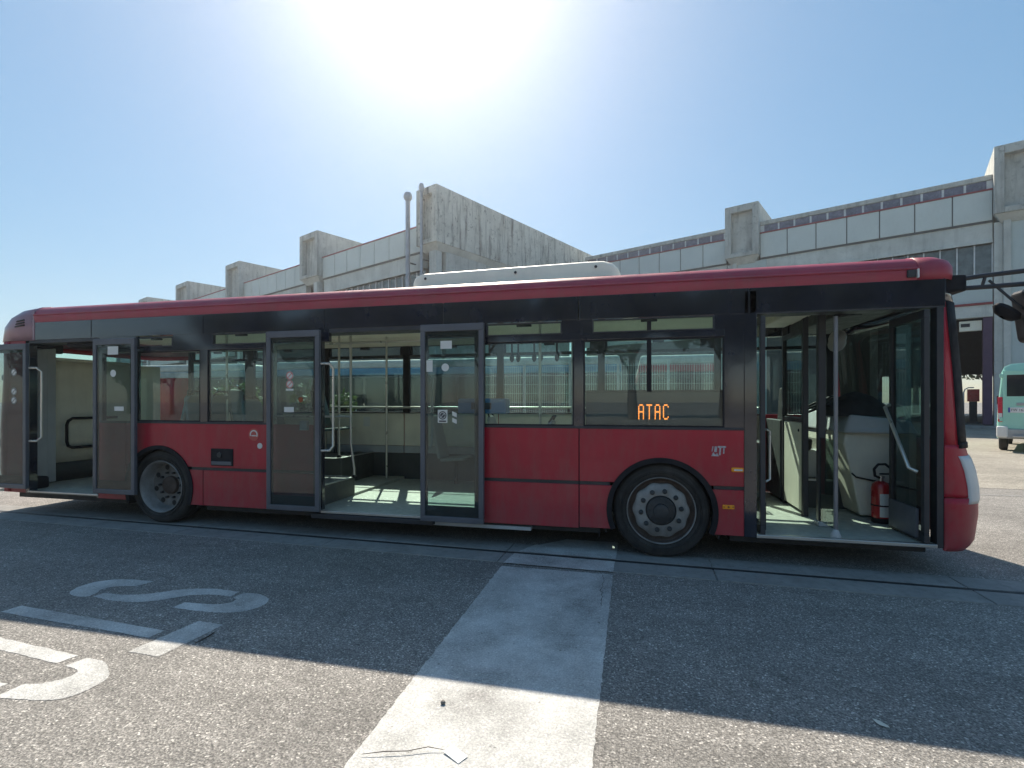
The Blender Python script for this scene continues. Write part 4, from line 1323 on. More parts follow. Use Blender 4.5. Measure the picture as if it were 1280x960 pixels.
# steering wheel and driver seat
sw = MB()
ring = [(0.23 * math.cos(2 * PI * i / 28), 0.23 * math.sin(2 * PI * i / 28), 0) for i in range(29)]
sw.tube(ring, 0.016, 8)
for a in (0.5, 2.6, 4.7):
    sw.tube([(0, 0, 0), (0.22 * math.cos(a), 0.22 * math.sin(a), 0)], 0.014, 6)
sw.tube([(0, 0, 0.01), (0, 0, -0.35)], 0.035, 8)
o = sw.build("steering_wheel", "rubber", None, smooth=True)
o.location = (2.28, 1.80, 1.52)
o.rotation_euler = (0, -0.5, 0)
adopt(o, bus)
ds = MB().hexa([(1.95, 1.75, 0.95), (2.2, 1.75, 0.95), (2.2, 2.25, 0.95), (1.95, 2.25, 0.95)], [(1.93, 1.73, 1.12), (2.22, 1.75, 1.10), (2.22, 2.25, 1.10), (1.93, 2.27, 1.12)]).build("driver_seat", "fabric", bus, bevel=0.03)
MB().hexa([(1.92, 1.75, 1.12), (2.02, 1.76, 1.12), (2.02, 2.24, 1.12), (1.92, 2.25, 1.12)], [(1.93, 1.85, 1.75), (1.99, 1.86, 1.75), (1.99, 2.14, 1.75), (1.93, 2.15, 1.75)]).build("backrest", "fabric", ds, bevel=0.04, seg=3)

# roof unit (air conditioning) : long low white shell with rounded ends
uy0, uy1 = 0.30, 1.95
rings = []
for x, hgt, ins in ((-2.50, 0.02, 0.05), (-2.495, 0.07, 0.03), (-2.475, 0.115, 0.02), (-2.44, 0.145, 0.01), (-2.36, 0.160, 0.0), (-1.4, 0.172, 0.0), (-0.45, 0.182, 0.0), (-0.28, 0.178, 0.0), (-0.19, 0.15, 0.01), (-0.13, 0.10, 0.03), (-0.10, 0.035, 0.06)):
    z0 = 2.915
    rings.append([(x, uy0 + ins, z0), (x, uy0 + ins + 0.004, z0 + hgt * 0.65), (x, uy0 + ins + 0.02, z0 + hgt * 0.88), (x, uy0 + ins + 0.07, z0 + hgt), (x, (uy0 + uy1) / 2, z0 + hgt * 1.04), (x, uy1 - ins - 0.07, z0 + hgt), (x, uy1 - ins - 0.02, z0 + hgt * 0.88), (x, uy1 - ins - 0.004, z0 + hgt * 0.65), (x, uy1 - ins, z0)])
ru = MB().loft(rings, closed=True, caps=True).build("roof_unit", "podwhite", bus, smooth=True)
MB().box(-2.46, -0.14, uy0 + 0.06, uy1 - 0.06, 2.88, 2.918).build("unit_gasket", "rubber", ru)
for x, z in ((-2.33, 3.0), (-1.25, 3.01), (-0.36, 3.02)):
    MB().lathe([(0.016, -0.004), (0.013, -0.010)], x, uy0, z, 'y', 10).build("unit_screw", "hub", ru)

# --- things kept in the bus
fe = thing("fire_extinguisher", "red fire extinguisher with black hose standing inside the front door", "fire extinguisher", (2.545, 0.80, 0.302))
bx, by, bz = 2.545, 0.80, 0.302
MB().lathe([(0.072, 0.0), (0.085, 0.01), (0.085, 0.055)], bx, by, bz, 'z', 24).build("foot_ring", "rubber", fe, smooth=True)
MB().lathe([(0.080, 0.05), (0.084, 0.06), (0.084, 0.36), (0.076, 0.395), (0.055, 0.42), (0.028, 0.435)], bx, by, bz, 'z', 28).build("cylinder", "extred", fe, smooth=True)
MB().lathe([(0.022, 0.43), (0.022, 0.46), (0.034, 0.465), (0.034, 0.485), (0.015, 0.49)], bx, by, bz, 'z', 14).build("valve", "alu", fe, smooth=True)
MB().box(bx - 0.01, bx + 0.09, by - 0.012, by + 0.012, bz + 0.50, bz + 0.515).build("lever", "rubber", fe, bevel=0.004)
MB().tube([(bx - 0.02, by - 0.02, bz + 0.47), (bx - 0.07, by - 0.04, bz + 0.49), (bx - 0.08, by - 0.045, bz + 0.56), (bx - 0.045, by - 0.05, bz + 0.61), (bx + 0.02, by - 0.05, bz + 0.615), (bx + 0.08, by - 0.05, bz + 0.56), (bx + 0.10, by - 0.05, bz + 0.35)], 0.013, 8).build("hose", "rubber", fe, smooth=True)
for z0, z1 in ((0.19, 0.31), (0.07, 0.175)):
    a = [(bx + 0.0855 * math.cos(t), by + 0.0855 * math.sin(t)) for t in [math.radians(-118 + 95 * i / 10) for i in range(11)]]
    MB().loft([[(p[0], p[1], bz + z) for p in a] for z in (z0, z1)]).build("paper_label", "sticker", fe, thick=0.001)
MB().lathe([(0.0865, 0.178), (0.0865, 0.192)], bx, by, bz, 'z', 24, cap=False).build("strap", "rubber", fe, smooth=True)
jk = MB()
jr = []
for i in range(7):
    t = i / 6
    x = 2.20 + 0.62 * t
    w = 0.16 + 0.05 * math.sin(3 * t + 1)
    hz = 0.06 + 0.20 * math.sin(PI * min(1, 0.12 + t * 0.8)) ** 1.2
    jr.append([(x + 0.02 * math.sin(k * 1.7), 1.25 + w * math.cos(2 * PI * k / 12) * (1 + 0.10 * math.sin(5 * k + i)), 1.42 + max(0, hz * math.sin(2 * PI * k / 12)) * (1 + 0.12 * math.sin(3 * k + 2 * i)) - 0.02) for k in range(12)])
o = jk.loft(jr, closed=True, caps=True).build("jacket", "fabric", smooth=True)
tag(o, "black cloth bundle lying on the bus dashboard behind the pole", "jacket")
pp = MB().box(1.96, 2.20, 1.72, 1.90, 1.36, 1.40).build("clipboard", "sticker", bevel=0.004)
bpy.data.objects.remove(pp)

# ------------------------------------------------------------------ depot building (built in its own frame, then turned)
BROT = math.radians(-25.05)
BO = Vector((20.48, 29.47, 0))
depot = thing("depot_building", "grey concrete bus depot hall with projecting roof beams and clad fascia", "building", BO, BROT)


def bpart(mb, name, mat, parent=None, bevel=0.0, smooth=False):
    o = mb.build(name, mat, None, bevel=bevel, smooth=smooth)
    o.parent = parent if parent is not None else depot
    return o


def pier(x0, x1, yf, y_back, mat="conc", big=False):
    z0, z1 = 12.3, 16.15
    m_ = MB()
    # front face frame round a recess
    t = 0.43
    m_.box(x0, x0 + t, yf, yf + 0.45, z0, z1)
    m_.box(x1 - t, x1, yf, yf + 0.45, z0, z1)
    m_.box(x0 + t, x1 - t, yf, yf + 0.45, z1 - 0.5, z1)
    m_.box(x0 + t, x1 - t, yf, yf + 0.45, z0, z0 + 0.32)
    o = bpart(m_, "roof_beam", mat, bevel=0.03)
    bpart(MB().box(x0 + 0.01, x1 - 0.01, yf + 0.45, y_back, z0 + 0.01, z1 - 0.01), "beam_body", mat, o)
    # tapered soffit lip under the beam
    bpart(MB().hexa([(x0 + 0.35, yf + 0.5, z0 - 0.45), (x1 - 0.35, yf + 0.5, z0 - 0.45), (x1 - 0.35, y_back, z0 - 0.45), (x0 + 0.35, y_back, z0 - 0.45)], [(x0 + 0.05, yf + 0.1, z0 - 0.003), (x1 - 0.05, yf + 0.1, z0 - 0.003), (x1 - 0.05, y_back, z0 - 0.003), (x0 + 0.05, y_back, z0 - 0.003)]), "beam_soffit", "concpale", o)
    bpart(MB().box(x0 + 0.25, x1 - 0.25, yf + 0.55, yf + 0.75, z0 + 0.34, z1 - 0.52), "recess_panel", "concpale", o)
    return o


def column(x0, x1, yf, z1):
    bpart(MB().box(x0, x1, yf, yf + 0.6, 0, z1), "column", "concpale", bevel=0.03)


def bay(xa, xb, yf, right_wing, n=7):
    w = (xb - xa) / n
    for i in range(n):
        bpart(MB().box(xa + i * w + 0.03, xa + (i + 1) * w - 0.03, yf, yf + 0.12, 12.12, 13.86), "panel", "panel", bevel=0.012)
    bpart(MB().box(xa, xb, yf + 0.05, yf + 0.4, 12.0, 13.84), "panel_backing", "hallfloor")
    bpart(MB().box(xa, xb, yf - 0.04, yf + 0.5, 13.865, 13.95), "coping", "coping")
    bpart(MB().box(xa, xb, yf + 0.12, yf + 0.6, 11.0, 12.10), "lintel_beam", "concpale", bevel=0.02)
    bpart(MB().box(xa, xb, yf + 0.02, yf + 0.12, 10.82, 10.98), "sill_rail", "concpale")
    # clerestory windows
    m = 16
    ww = (xb - xa) / m
    for i in range(m):
        p_ = bpart(MB().box(xa + i * ww + 0.035, xa + (i + 1) * ww - 0.035, yf + 0.30, yf + 0.33, 8.96, 10.78), "window", "bglass")
    for i in range(m + 1):
        x = xa + i * ww
        bpart(MB().box(x - 0.034, x + 0.034, yf + 0.22, yf + 0.36, 8.9, 10.81), "mullion", "mull")
    bpart(MB().box(xa + 0.04, xb - 0.04, yf + 0.24, yf + 0.37, 8.86, 8.955), "window_sill", "mull")
    bpart(MB().box(xa, xb, yf + 0.12, yf + 0.5, 7.36, 8.85), "wall_panel", "wallgrey", bevel=0.015)
    bpart(MB().box(xa, xb, yf - 0.16, yf + 0.5, 7.22, 7.345), "door_trim", "coping")
    bpart(MB().box(xa, xb, yf - 0.10, yf + 0.5, 6.50, 7.215), "door_lintel", "concpale", bevel=0.02)
    if right_wing:
        # roof lights behind the parapet
        k = 12
        w2 = (xb - xa - 0.4) / k
        for i in range(k):
            x = xa + 0.2 + i * w2
            bpart(MB().box(x + 0.06, x + w2 - 0.06, yf + 0.16, yf + 0.22, 13.97, 14.48), "roof_light", "rooflight")
        bpart(MB().box(xa, xb, yf + 0.18, yf + 0.5, 13.96, 14.49), "roof_kerb", "mull")
        bpart(MB().box(xa, xb, yf + 0.10, yf + 12, 14.50, 14.80), "roof_slab", "conc", bevel=0.03)


right_piers = [(0.0, 2.3), (-14.7, -12.37), (-29.4, -27.1), (14.7, 17.0)]
left_piers = [(-30.58, -28.57), (-46.1, -43.24), (-61.4, -58.1), (-76.0, -72.1), (-90.5, -86.8), (-105, -101.5)]
YL = -16.5
for a, b in right_piers:
    if a > -20:
        pier(a, b, -0.5, 8.0)
        column(a + 0.43, a + 0.75, -0.1, 12.25)
        bpart(MB().box(a + 0.75, b + 0.4, 0.05, 0.5, 0, 11.95), "wall_panel", "wallgrey", bevel=0.02)
        bpart(MB().box(a + 0.05, a + 0.43, 0.06, 0.5, 0, 11.95), "wall_panel", "concpale", bevel=0.02)
for i, (a, b) in enumerate(left_piers):
    if i:
        pier(a, b, YL - 0.5, YL + 12)
        column(b - 0.9, b - 0.35, YL - 0.3, 11.85)
# the big stained beam at the corner of the two wings
pb = pier(left_piers[0][0], left_piers[0][1], YL - 0.5, 7.0, "concbeam")
column(-29.6, -28.95, YL - 0.2, 11.85)
for x0, x1 in ((-12.37, 0.0), (-27.1, -14.7), (2.3, 14.7)):
    bay(x0, x1, 0.0, True)
for (a, b), (a2, b2) in zip(left_piers[1:], left_piers[:-1]):
    bay(b, a2, YL, False)
# end wall of the left wing under the big beam
bpart(MB().box(-29.3, -28.75, YL + 0.62, 0.1, 0, 11.84), "wall_panel", "conc", bevel=0.02)
bpart(MB().box(-28.75, -28.60, YL + 3.0, -2.0, 9.0, 11.0), "wall_panel", "concpale")
# massing: roofs, back walls, dark halls
bpart(MB().box(-105, -29.3, YL + 0.62, YL + 34, 13.2, 13.80), "roof_slab", "conc")
bpart(MB().box(-105, -29.3, YL + 9, YL + 9.3, 0, 13.2), "hall_wall", "dark")
bpart(MB().box(-105, -29.3, YL + 0.3, YL + 0.6, 0.0, 6.5), "hall_door", "dark")
bpart(MB().box(-29, 17, 0.6, 34, 13.0, 13.6), "roof_slab", "conc")
bpart(MB().box(-29, -6.0, 26, 26.4, 0, 13.0), "hall_wall", "dark")
bpart(MB().box(6.0, 17, 26, 26.4, 0, 13.0), "hall_wall", "dark")
bpart(MB().box(-6, 6.0, 26, 26.4, 4.2, 13.0), "hall_wall", "dark")
bpart(MB().box(16.6, 17, 0.6, 26, 0, 13.0), "hall_wall", "dark")
bpart(MB().box(-28.9, 16.6, 0.15, 26, 0.01, 0.22), "hall_floor", "hallfloor")
bpart(MB().box(-28.9, 16.6, -1.0, 0.14, 0.0, 0.16), "kerb", "strip", bevel=0.02)
# door openings: posts in dark violet and a pale sign box in the opening
for b in right_piers:
    if b[0] > -20:
        bpart(MB().box(b[0] - 0.42, b[0] - 0.02, -0.05, 0.45, 0.22, 6.49), "door_post", "purple", bevel=0.015)
sb = bpart(MB().box(-1.45, -0.45, 0.1, 0.4, 5.75, 6.35), "sign_box", "ceiling", bevel=0.02)
bpart(MB().box(-1.38, -0.98, 0.08, 0.12, 6.0, 6.2), "sign_panel", "dark", sb)
for x in (-3.0, -4.6, -6.2, -9.4):
    bpart(MB().box(x, x + 0.5, 8, 8.5, 0.2, 13.0), "hall_column", "conc", bevel=0.02)
bpart(MB().box(-4.6, -3.7, 0.0, 0.35, 0.22, 6.49), "door_pillar", "conc", bevel=0.02)
bpart(MB().box(-8.6, -7.9, 0.0, 0.35, 0.22, 6.49), "door_pillar", "conc", bevel=0.02)
bpart(MB().box(-3.7, -2.4, 0.2, 0.3, 2.4, 6.49), "folding_door", "dark")
bpart(MB().box(-12.3, -8.6, 0.2, 0.3, 0.22, 6.49), "folding_door", "dark")
bpart(MB().box(-27, -14.8, 0.2, 0.3, 0.22, 6.49), "folding_door", "dark")
bpart(MB().box(2.8, 14.6, 0.2, 0.3, 0.22, 6.49), "folding_door", "dark")

BM = Matrix.Translation(BO) @ Matrix.Rotation(BROT, 4, 'Z')


def bw(x, y, z=0):
    return tuple(BM @ Vector((x, y, z)))


# vent pipes on the corner
def vent_pipe(x, y, z1, label, k=1.0):
    p = bw(x, y)
    t = thing("vent_pipe", label, "pipe", (p[0], p[1], 0), 0, "thin vent pipes at the building corner")
    a = MB().tube([(0, 0, 0), (0, 0, z1 - 0.5)], 0.16 * k, 12).build("pipe", "galv", None, smooth=True)
    a.parent = t
    a = MB().lathe([(q[0] * k, q[1]) for q in ((0.17, -0.6), (0.20, -0.55), (0.30, -0.4), (0.30, -0.2), (0.22, -0.02), (0.08, 0.0))], 0, 0, z1, 'z', 16).build("cowl", "galv", None, smooth=True)
    a.parent = t
    for z in (9.5, 11.2):
        a = MB().box(-0.05, 0.05, 0.1, 0.7, z, z + 0.08).build("bracket", "hub", None)
        a.parent = t
        a.rotation_euler = (0, 0, BROT)
    return t


vent_pipe(-31.15, YL - 0.75, 16.1, "tall grey vent pipe with round cowl, left one standing free of the beam")
vent_pipe(-29.75, YL - 0.75, 16.35, "tall grey vent pipe with round cowl touching the big beam's corner", 0.62)

# red box on stand in the doorway
p = bw(-0.95, 1.6)
es = thing("equipment_stand", "red box on a dark stand with white bent pipe in the depot doorway", "equipment", (p[0], p[1], 0.22), BROT)
for mb, nm, mt in ((MB().box(-0.05, 0.5, -0.2, 0.2, 1.35, 2.1), "red_box", "extred"), (MB().box(0.05, 0.4, -0.15, 0.15, 0.1, 1.349), "stand", "dark"), (MB().box(-0.1, 0.55, -0.25, 0.25, 0, 0.1), "base", "hub"),
                   (MB().tube([(0.25, -0.22, 2.2), (0.0, -0.22, 2.2), (-0.16, -0.22, 2.1), (-0.22, -0.22, 1.9), (-0.22, -0.22, 0.05)], 0.035, 8), "bent_pipe", "white"), (MB().box(-0.75, -0.3, -0.2, -0.1, 0.95, 1.45), "white_panel", "white"), (MB().box(-0.55, -0.5, -0.18, -0.12, 0.0, 0.95), "panel_post", "hub")):
    a = mb.build(nm, mt, None, bevel=0.01)
    a.parent = es

# ------------------------------------------------------------------ vans
def make_van(mat, label, group=None):
    """boxy high-roof panel van, rear at local y = 0 facing -y, centred on x"""
    t = thing("van", label, "van", (0, 0, 0), 0, group)

    def P(mb, name, mat_, parent=None, bevel=0.0, smooth=False, seg=2):
        o = mb.build(name, mat_, None, bevel=bevel, smooth=smooth, seg=seg)
        o.parent = parent or t
        return o
    w = 1.03

    def ring(y, zt, zb, inset=0.0, top=0.0):
        return [(-w + inset, y, zb), (-w + inset, y, 1.0), (-w + 0.02 + inset, y, 1.45), (-w + 0.10 + inset, y, zt - 0.25), (-w + 0.16 + inset, y, zt - 0.08), (-w + 0.32 + inset, y, zt), (0, y, zt + 0.03),
                (w - 0.32 - inset, y, zt), (w - 0.16 - inset, y, zt - 0.08), (w - 0.10 - inset, y, zt - 0.25), (w - 0.02 - inset, y, 1.45), (w - inset, y, 1.0), (w - inset, y, zb)]
    rings = [ring(0.0, 2.66, 0.45, 0.03), ring(0.04, 2.72, 0.42, 0.0), ring(1.5, 2.74, 0.42), ring(3.6, 2.72, 0.42), ring(4.0, 2.60, 0.42), ring(4.75, 1.42 + 0.1, 0.42, 0.03), ring(5.3, 1.18 + 0.35, 0.42, 0.10), ring(5.5, 1.55, 0.45, 0.16)]
    for r in rings[5:]:
        pass
    body = P(MB().loft(rings, closed=True, caps=True), "body", mat, smooth=True)
    # rear doors
    for s_ in (-1, 1):
        a, b = (-0.90, -0.008) if s_ < 0 else (0.008, 0.90)
        d_ = P(MB().box(a, b, -0.035, 0.02, 0.72, 2.52), "rear_door", mat, bevel=0.015)
        P(MB().box(a + 0.09, b - 0.09, -0.042, -0.030, 1.72, 2.38), "door_window", "vanglass", d_, bevel=0.02)
        P(MB().box(a + 0.02, b - 0.02, -0.045, -0.03, 1.63, 1.66) if s_ > 0 else MB().box(a + 0.3, b - 0.02, -0.055, -0.03, 1.44, 1.52), "door_trim", mat if s_ > 0 else "bumper", d_, bevel=0.006)
        for z in (0.95, 2.3):
            P(MB().box(s_ * 0.93 - 0.04, s_ * 0.93 + 0.04, -0.06, 0.0, z, z + 0.12), "hinge", mat, d_, bevel=0.015)
        tl = P(MB().box(s_ * 0.955 - 0.055, s_ * 0.955 + 0.055, -0.03, 0.06, 0.93, 1.70), "tail_light", "tail", bevel=0.02, seg=3)
        P(MB().box(s_ * 0.955 - 0.045, s_ * 0.955 + 0.045, -0.034, -0.028, 1.02, 1.20), "reverse_lamp", "sticker", tl, bevel=0.002)
    P(MB().box(-w + 0.02, w - 0.02, -0.10, 0.15, 0.42, 0.72), "rear_bumper", "bumper", bevel=0.04, seg=3)
    for s_ in (-1, 1):
        P(MB().box(s_ * (w - 0.12) - 0.13, s_ * (w - 0.12) + 0.13, -0.14, 0.10, 0.45, 0.80), "bumper_corner", "white" if s_ < 0 else "bumper", bevel=0.05, seg=3)
    P(MB().box(-w + 0.35, w - 0.35, -0.2, -0.09, 0.47, 0.52), "step_bar", "alu", bevel=0.01)
    pl = P(MB().box(-0.78, -0.24, -0.056, -0.036, 1.22, 1.38), "number_plate", "plate", bevel=0.004)
    P(MB().box(-0.78, -0.735, -0.058, -0.055, 1.225, 1.375), "plate_band", "plateblue", pl)
    P(MB().box(-0.285, -0.24, -0.058, -0.055, 1.225, 1.375), "plate_band", "plateblue", pl)
    vs, fs = text_mesh("FW 163AP", 0.11)
    m_ = MB().add([(v[0] * 0.85 - 0.51, -0.0585, v[1] + 1.30) for v in vs], fs)
    P(m_, "plate_lettering", "stickblack", pl)
    for s_ in (-1, 1):
        sw_ = P(MB().hexa([(s_ * (w + 0.004), 3.9, 1.5), (s_ * (w + 0.004), 4.7, 1.5), (s_ * (w - 0.02), 4.7, 1.5), (s_ * (w - 0.02), 3.9, 1.5)], [(s_ * (w - 0.07), 3.5, 2.25), (s_ * (w - 0.07), 4.15, 2.25), (s_ * (w - 0.11), 4.15, 2.25), (s_ * (w - 0.11), 3.5, 2.25)]), "side_window", "vanglass")
        P(MB().box(s_ * (w + 0.015) - 0.012, s_ * (w + 0.015) + 0.012, 0.3, 3.6, 0.75, 0.86), "side_trim", "bumper", bevel=0.006)
        for y in (0.95, 4.45):
            wl_ = MB().lathe([(0.18, s_ * (w - 0.02)), (0.30, s_ * (w - 0.01)), (0.335, s_ * (w - 0.05)), (0.335, s_ * (w - 0.2)), (0.2, s_ * (w - 0.22))], 0, y, 0.335, 'x', 24)
            wo = P(wl_, "wheel", "tyre", smooth=True)
            P(MB().lathe([(0.20, s_ * (w - 0.018)), (0.15, s_ * (w - 0.035)), (0.05, s_ * (w - 0.02))], 0, y, 0.335, 'x', 20), "rim", "rim", wo, smooth=True)
        P(MB().hexa([(s_ * 0.98, 4.6, 1.45), (s_ * 1.25, 4.55, 1.45), (s_ * 1.25, 4.66, 1.45), (s_ * 0.98, 4.72, 1.45)], [(s_ * 0.96, 4.58, 1.78), (s_ * 1.25, 4.55, 1.78), (s_ * 1.25, 4.66, 1.78), (s_ * 0.96, 4.68, 1.78)]), "mirror", "rubber", bevel=0.03)
    P(MB().add([(-0.85, 4.05, 2.56), (0.85, 4.05, 2.56), (0.88, 4.72, 1.60), (-0.88, 4.72, 1.60)], [(0, 1, 2, 3)]), "windscreen", "vanglass")
    P(MB().box(-0.9, 0.9, 5.42, 5.60, 0.42, 0.85), "front_bumper", "bumper", bevel=0.05)
    return t


van = make_van("mint", "pale mint green high-roof van seen from behind at right edge")
# rear-left corner at about (12.2, 15.1); pointing away from the camera
vh = math.radians(-33.5)
van.rotation_euler = (0, 0, vh)
van.location = (11.14 + 1.03 * math.cos(vh), 13.5 + 1.03 * math.sin(vh), 0.0045)

# ------------------------------------------------------------------ parked buses behind
def parked_bus(x0, x1, y0, y1, z1, body, label, side_front, seed):
    """simple but complete bus; long axis picked from the footprint"""
    t = thing("parked_bus", label, "bus", ((x0 + x1) / 2, (y0 + y1) / 2, 0), 0, "buses parked behind the red bus")
    rr_ = random.Random(seed)
    longx = (x1 - x0) > (y1 - y0)
    MB().box(x0, x1, y0, y1, 0.32, 1.22).build("lower_body", body, t, bevel=0.06, seg=3)
    MB().box(x0 + 0.05, x1 - 0.05, y0 + 0.05, y1 - 0.05, 1.20, 2.45).build("upper_body", "black", t, bevel=0.05)
    MB().box(x0 + 0.01, x1 - 0.01, y0 + 0.01, y1 - 0.01, 2.44, 2.68).build("roof_band", body, t, bevel=0.05, seg=3)
    MB().box(x0 + 0.04, x1 - 0.04, y0 + 0.04, y1 - 0.04, 2.66, z1).build("roof", "roofwhite", t, bevel=0.10, seg=4)
    if longx:
        n = int((x1 - x0) / 1.5)
        w = (x1 - x0 - 0.4) / n
        for i in range(n):
            a = x0 + 0.2 + i * w
            MB().box(a + 0.05, a + w - 0.05, y0 + 0.03, y0 + 0.06, 1.28, 2.36).build("window", "vanglass", t, bevel=0.01)
        for fx_ in (0.18, 0.78):
            cx_ = x0 + (x1 - x0) * fx_
            wo = MB().lathe([(0.20, y0 - 0.005), (0.40, y0 - 0.01), (0.47, y0 + 0.03), (0.47, y0 + 0.25)], cx_, 0, 0.475, 'y', 28).build("wheel", "tyre", t, smooth=True)
            MB().lathe([(0.26, y0 - 0.012), (0.12, y0 + 0.01)], cx_, 0, 0.475, 'y', 20).build("rim", "rim", wo, smooth=True)
        MB().box(x1 - 0.01, x1 + 0.02, y0 + 0.15, y1 - 0.15, 1.25, 2.4).build("windscreen", "vanglass", t, bevel=0.02)
        MB().box(x1 - 0.015, x1 + 0.012, y0 + 0.08, y0 + 0.12, 1.0, 2.6).build("lit_corner_strip", "white", t)  # white strip stands in for sunlight on the bus corner
    else:
        MB().box(x0 + 0.25, x1 - 0.25, y0 - 0.02, y0 + 0.06, 1.35, 2.2).build("rear_window", "vanglass", t, bevel=0.03)
        for a in (x0 + 0.12, x1 - 0.26):
            for z in (0.75, 0.95, 1.15):
                MB().box(a, a + 0.14, y0 - 0.02, y0 + 0.02, z, z + 0.13).build("tail_light", "tail", t, bevel=0.02)
        bx_ = MB().box(x0 + 0.75, x0 + 1.45, y0 - 0.02, y0 + 0.02, 2.24, 2.42).build("route_box", "stickblack", t)
        MB().box((x0 + x1) / 2 - 0.26, (x0 + x1) / 2 + 0.26, y0 - 0.02, y0 + 0.0, 0.62, 0.74).build("number_plate", "plate", t)
        for i in range(8):
            MB().box(x0 + 0.5, x1 - 0.5, y0 - 0.012, y0 + 0.004, 0.80 + i * 0.05, 0.825 + i * 0.05).build("grille_slat", "rubber", t)
        for cx_ in (x0 + 0.15, x1 - 0.15):
            MB().lathe([(0.2, cx_ - 0.13), (0.47, cx_ - 0.12), (0.47, cx_ + 0.12), (0.2, cx_ + 0.13)], 0, y0 + 3, 0.475, 'x', 24).build("wheel", "tyre", t, smooth=True)
    return t


parked_bus(-12.2, -0.25, 10.0, 12.5, 2.95, "busblue", "blue parked bus with pale roof standing broadside behind the mesh fence", True, 1)
parked_bus(0.25, 2.75, 10.3, 21.8, 2.95, "red", "red parked bus seen from its rear end through the front window", True, 2)
parked_bus(-25.5, -13.6, 10.2, 12.7, 2.95, "busgrey", "grey parked bus with white roof far left behind the red bus", True, 3)

# ------------------------------------------------------------------ mesh fence behind the bus
fence = thing("mesh_fence", "pale welded wire mesh fence seen through the bus windows", "fence", (-0.7, 6.0, 0))
fw = 1.05
pm = None
for i in range(5):
    x0 = -3.4 + i * fw
    if pm is None:
        m_ = MB()
        for k in range(21):
            x = k * 0.05 + 0.02
            m_.tube([(x, 0, 0.12), (x, 0, 2.40)], 0.004, 4, caps=False)
        for k in range(12):
            m_.tube([(0.0, -0.006, 0.15 + 0.2 * k), (fw, -0.006, 0.15 + 0.2 * k)], 0.004, 4, caps=False)
        o = m_.build("mesh_panel", "wire", None, fixn=False)
        pm = o
    else:
        o = pm.copy()
        C.objects.link(o)
    o.location = (x0 + 0.7, 0, 0)
    o.parent = fence
for i in range(6):
    o = MB().box(-0.025, 0.025, -0.03, 0.03, 0, 2.45).build("post", "wire", None)
    o.location = (-3.4 + i * fw + 0.7, 0.04, 0)
    o.parent = fence

# ------------------------------------------------------------------ vegetation
def leaf_cloud(n, rad, seed, size, center=(0, 0, 0), lumps=9, sq=(1, 1, 1)):
    r = random.Random(seed)
    blobs = []
    for i in range(lumps):
        d = Vector((r.gauss(0, 1), r.gauss(0, 1), r.gauss(0, 0.8))).normalized() * rad * r.uniform(0.25, 0.72)
        blobs.append((d, rad * r.uniform(0.28, 0.5)))
    mb = MB()
    vs, fs = [], []
    for i in range(n):
        c_, br = blobs[r.randrange(lumps)]
        d = Vector((r.gauss(0, 1), r.gauss(0, 1), r.gauss(0, 1))).normalized()
        p = c_ + d * br * (r.random() ** 0.35)
        p = Vector((p.x * sq[0] + center[0], p.y * sq[1] + center[1], p.z * sq[2] + center[2]))
        u = Vector((r.gauss(0, 1), r.gauss(0, 1), r.gauss(0, 1))).normalized()
        w = u.cross(Vector((r.gauss(0, 1), r.gauss(0, 1), r.gauss(0, 1)))).normalized()
        s_ = size * r.uniform(0.6, 1.4)
        k = len(vs)
        vs += [p - u * s_, p + w * s_ * 0.45, p + u * s_, p - w * s_ * 0.45]
        fs.append((k, k + 1, k + 2, k + 3))
    mb.add(vs, fs)
    return mb


def bush(x, y, seed, label, hgt=1.9):
    t = thing("bush", label, "bush", (x, y, 0), 0, "flowering bushes behind the bus")
    for k in range(5):
        a = k * 1.25 + seed
        o = MB().tube([(0, 0, 0), (0.15 * math.cos(a), 0.15 * math.sin(a), 0.6), (0.45 * math.cos(a), 0.45 * math.sin(a), 1.4)], [0.03, 0.022, 0.01], 6).build("stem", "bark", None, smooth=True)
        o.parent = t
    o = leaf_cloud(1500, 0.95, seed, 0.075, (0, 0, 1.35), 10, (1, 1, 0.95)).build("crown", "leaf", None, fixn=False)
    o.parent = t
    o = leaf_cloud(70, 0.98, seed + 5, 0.04, (0, 0, 1.4), 12).build("flowers", "flower", None, fixn=False)
    o.parent = t
    o["kind"] = "stuff"


bush(-6.9, 5.2, 3, "green bush with white flowers seen through the middle door")
bush(-9.6, 5.4, 11, "green bush with white flowers seen through the rear side windows")
bush(-11.6, 5.3, 19, "green bush with white flowers furthest left behind the rear windows")

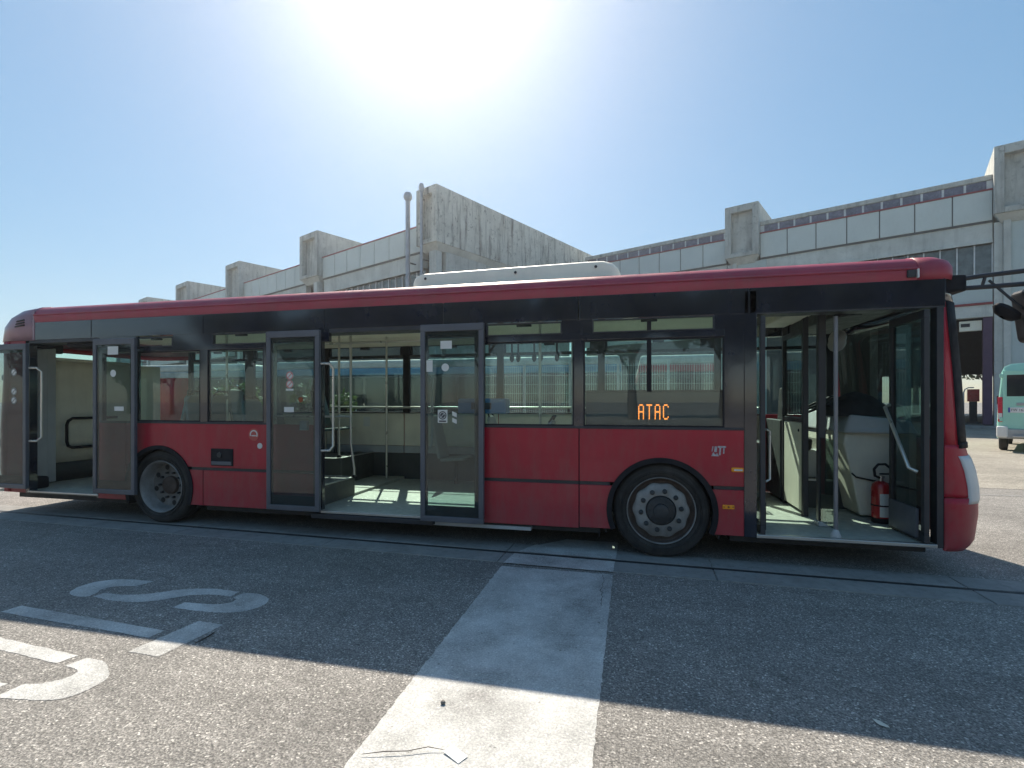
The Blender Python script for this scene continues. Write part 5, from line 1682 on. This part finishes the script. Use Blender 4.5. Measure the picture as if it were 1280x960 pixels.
# trees on the far side of the lane, behind the photographer (mirrored in the glass)
tproto = thing("tree", "tall dense green tree across the lane, mirrored in the bus glass", "tree", (0, 0, 0), 0, "trees across the lane")
o = MB().tube([(0, 0, 0), (0.1, 0, 3), (0.0, 0.15, 6), (0.1, 0.1, 9)], [0.38, 0.30, 0.22, 0.10], 8).build("trunk", "bark", None, smooth=True)
o.parent = tproto
for k in range(5):
    a = k * 1.3
    o = MB().tube([(0.05, 0.05, 3.5 + 0.5 * k), (1.2 * math.cos(a), 1.2 * math.sin(a), 5.2 + 0.6 * k), (2.4 * math.cos(a), 2.4 * math.sin(a), 7.2 + 0.6 * k)], [0.14, 0.09, 0.03], 6).build("limb", "bark", None, smooth=True)
    o.parent = tproto
o = leaf_cloud(5200, 4.6, 5, 0.32, (0, 0, 8.2), 16, (1, 1, 1.05)).build("crown", "leafdark", None, fixn=False)
o.parent = tproto
tproto.location = (-34, -44, 0)
for i, x in enumerate([-84, -73, -63, -54, -45, -27, -20, -13, -6, 1, 8, 15, 22, 30, 40, 52]):
    t = copy_tree(tproto)
    s_ = R.uniform(1.05, 1.35) if x > -50 else R.uniform(0.72, 0.9)
    t.location = (x + R.uniform(-1, 1), -44 + R.uniform(-4, 4), 0)
    t.rotation_euler = (0, 0, R.uniform(0, 6.28))
    t.scale = (s_, s_, s_ * R.uniform(0.95, 1.15))
for i, (x, y) in enumerate(((-3.0, 47.0), (4.5, 50.0))):
    t = copy_tree(tproto)
    t.location = bw(x, y)
    t.rotation_euler = (0, 0, 1.0 + 2 * i)
    t["label"] = ("green tree glimpsed through the depot doorway beyond the hall, left one", "green tree glimpsed through the depot doorway beyond the hall, right one")[i]
    t["group"] = "trees behind the depot"

# ------------------------------------------------------------------ thin haze added to imitate lens flare: pale distance, lifted blacks, sun glow
hz = MB().box(-130, 90, -75, 95, -1.0, 27).build("haze", "asphalt")
hz.data.materials.clear()
hm = bpy.data.materials.new("flare_haze")
hm.use_nodes = True
hm.node_tree.nodes.remove(hm.node_tree.nodes["Principled BSDF"])
pv = hm.node_tree.nodes.new("ShaderNodeVolumePrincipled")
pv.inputs["Color"].default_value = (0.92, 0.95, 1.0, 1)
pv.inputs["Density"].default_value = 0.0014
pv.inputs["Anisotropy"].default_value = 0.80
hm.node_tree.links.new(pv.outputs[0], hm.node_tree.nodes["Material Output"].inputs["Volume"])
hz.data.materials.append(hm)
hz["kind"] = "stuff"
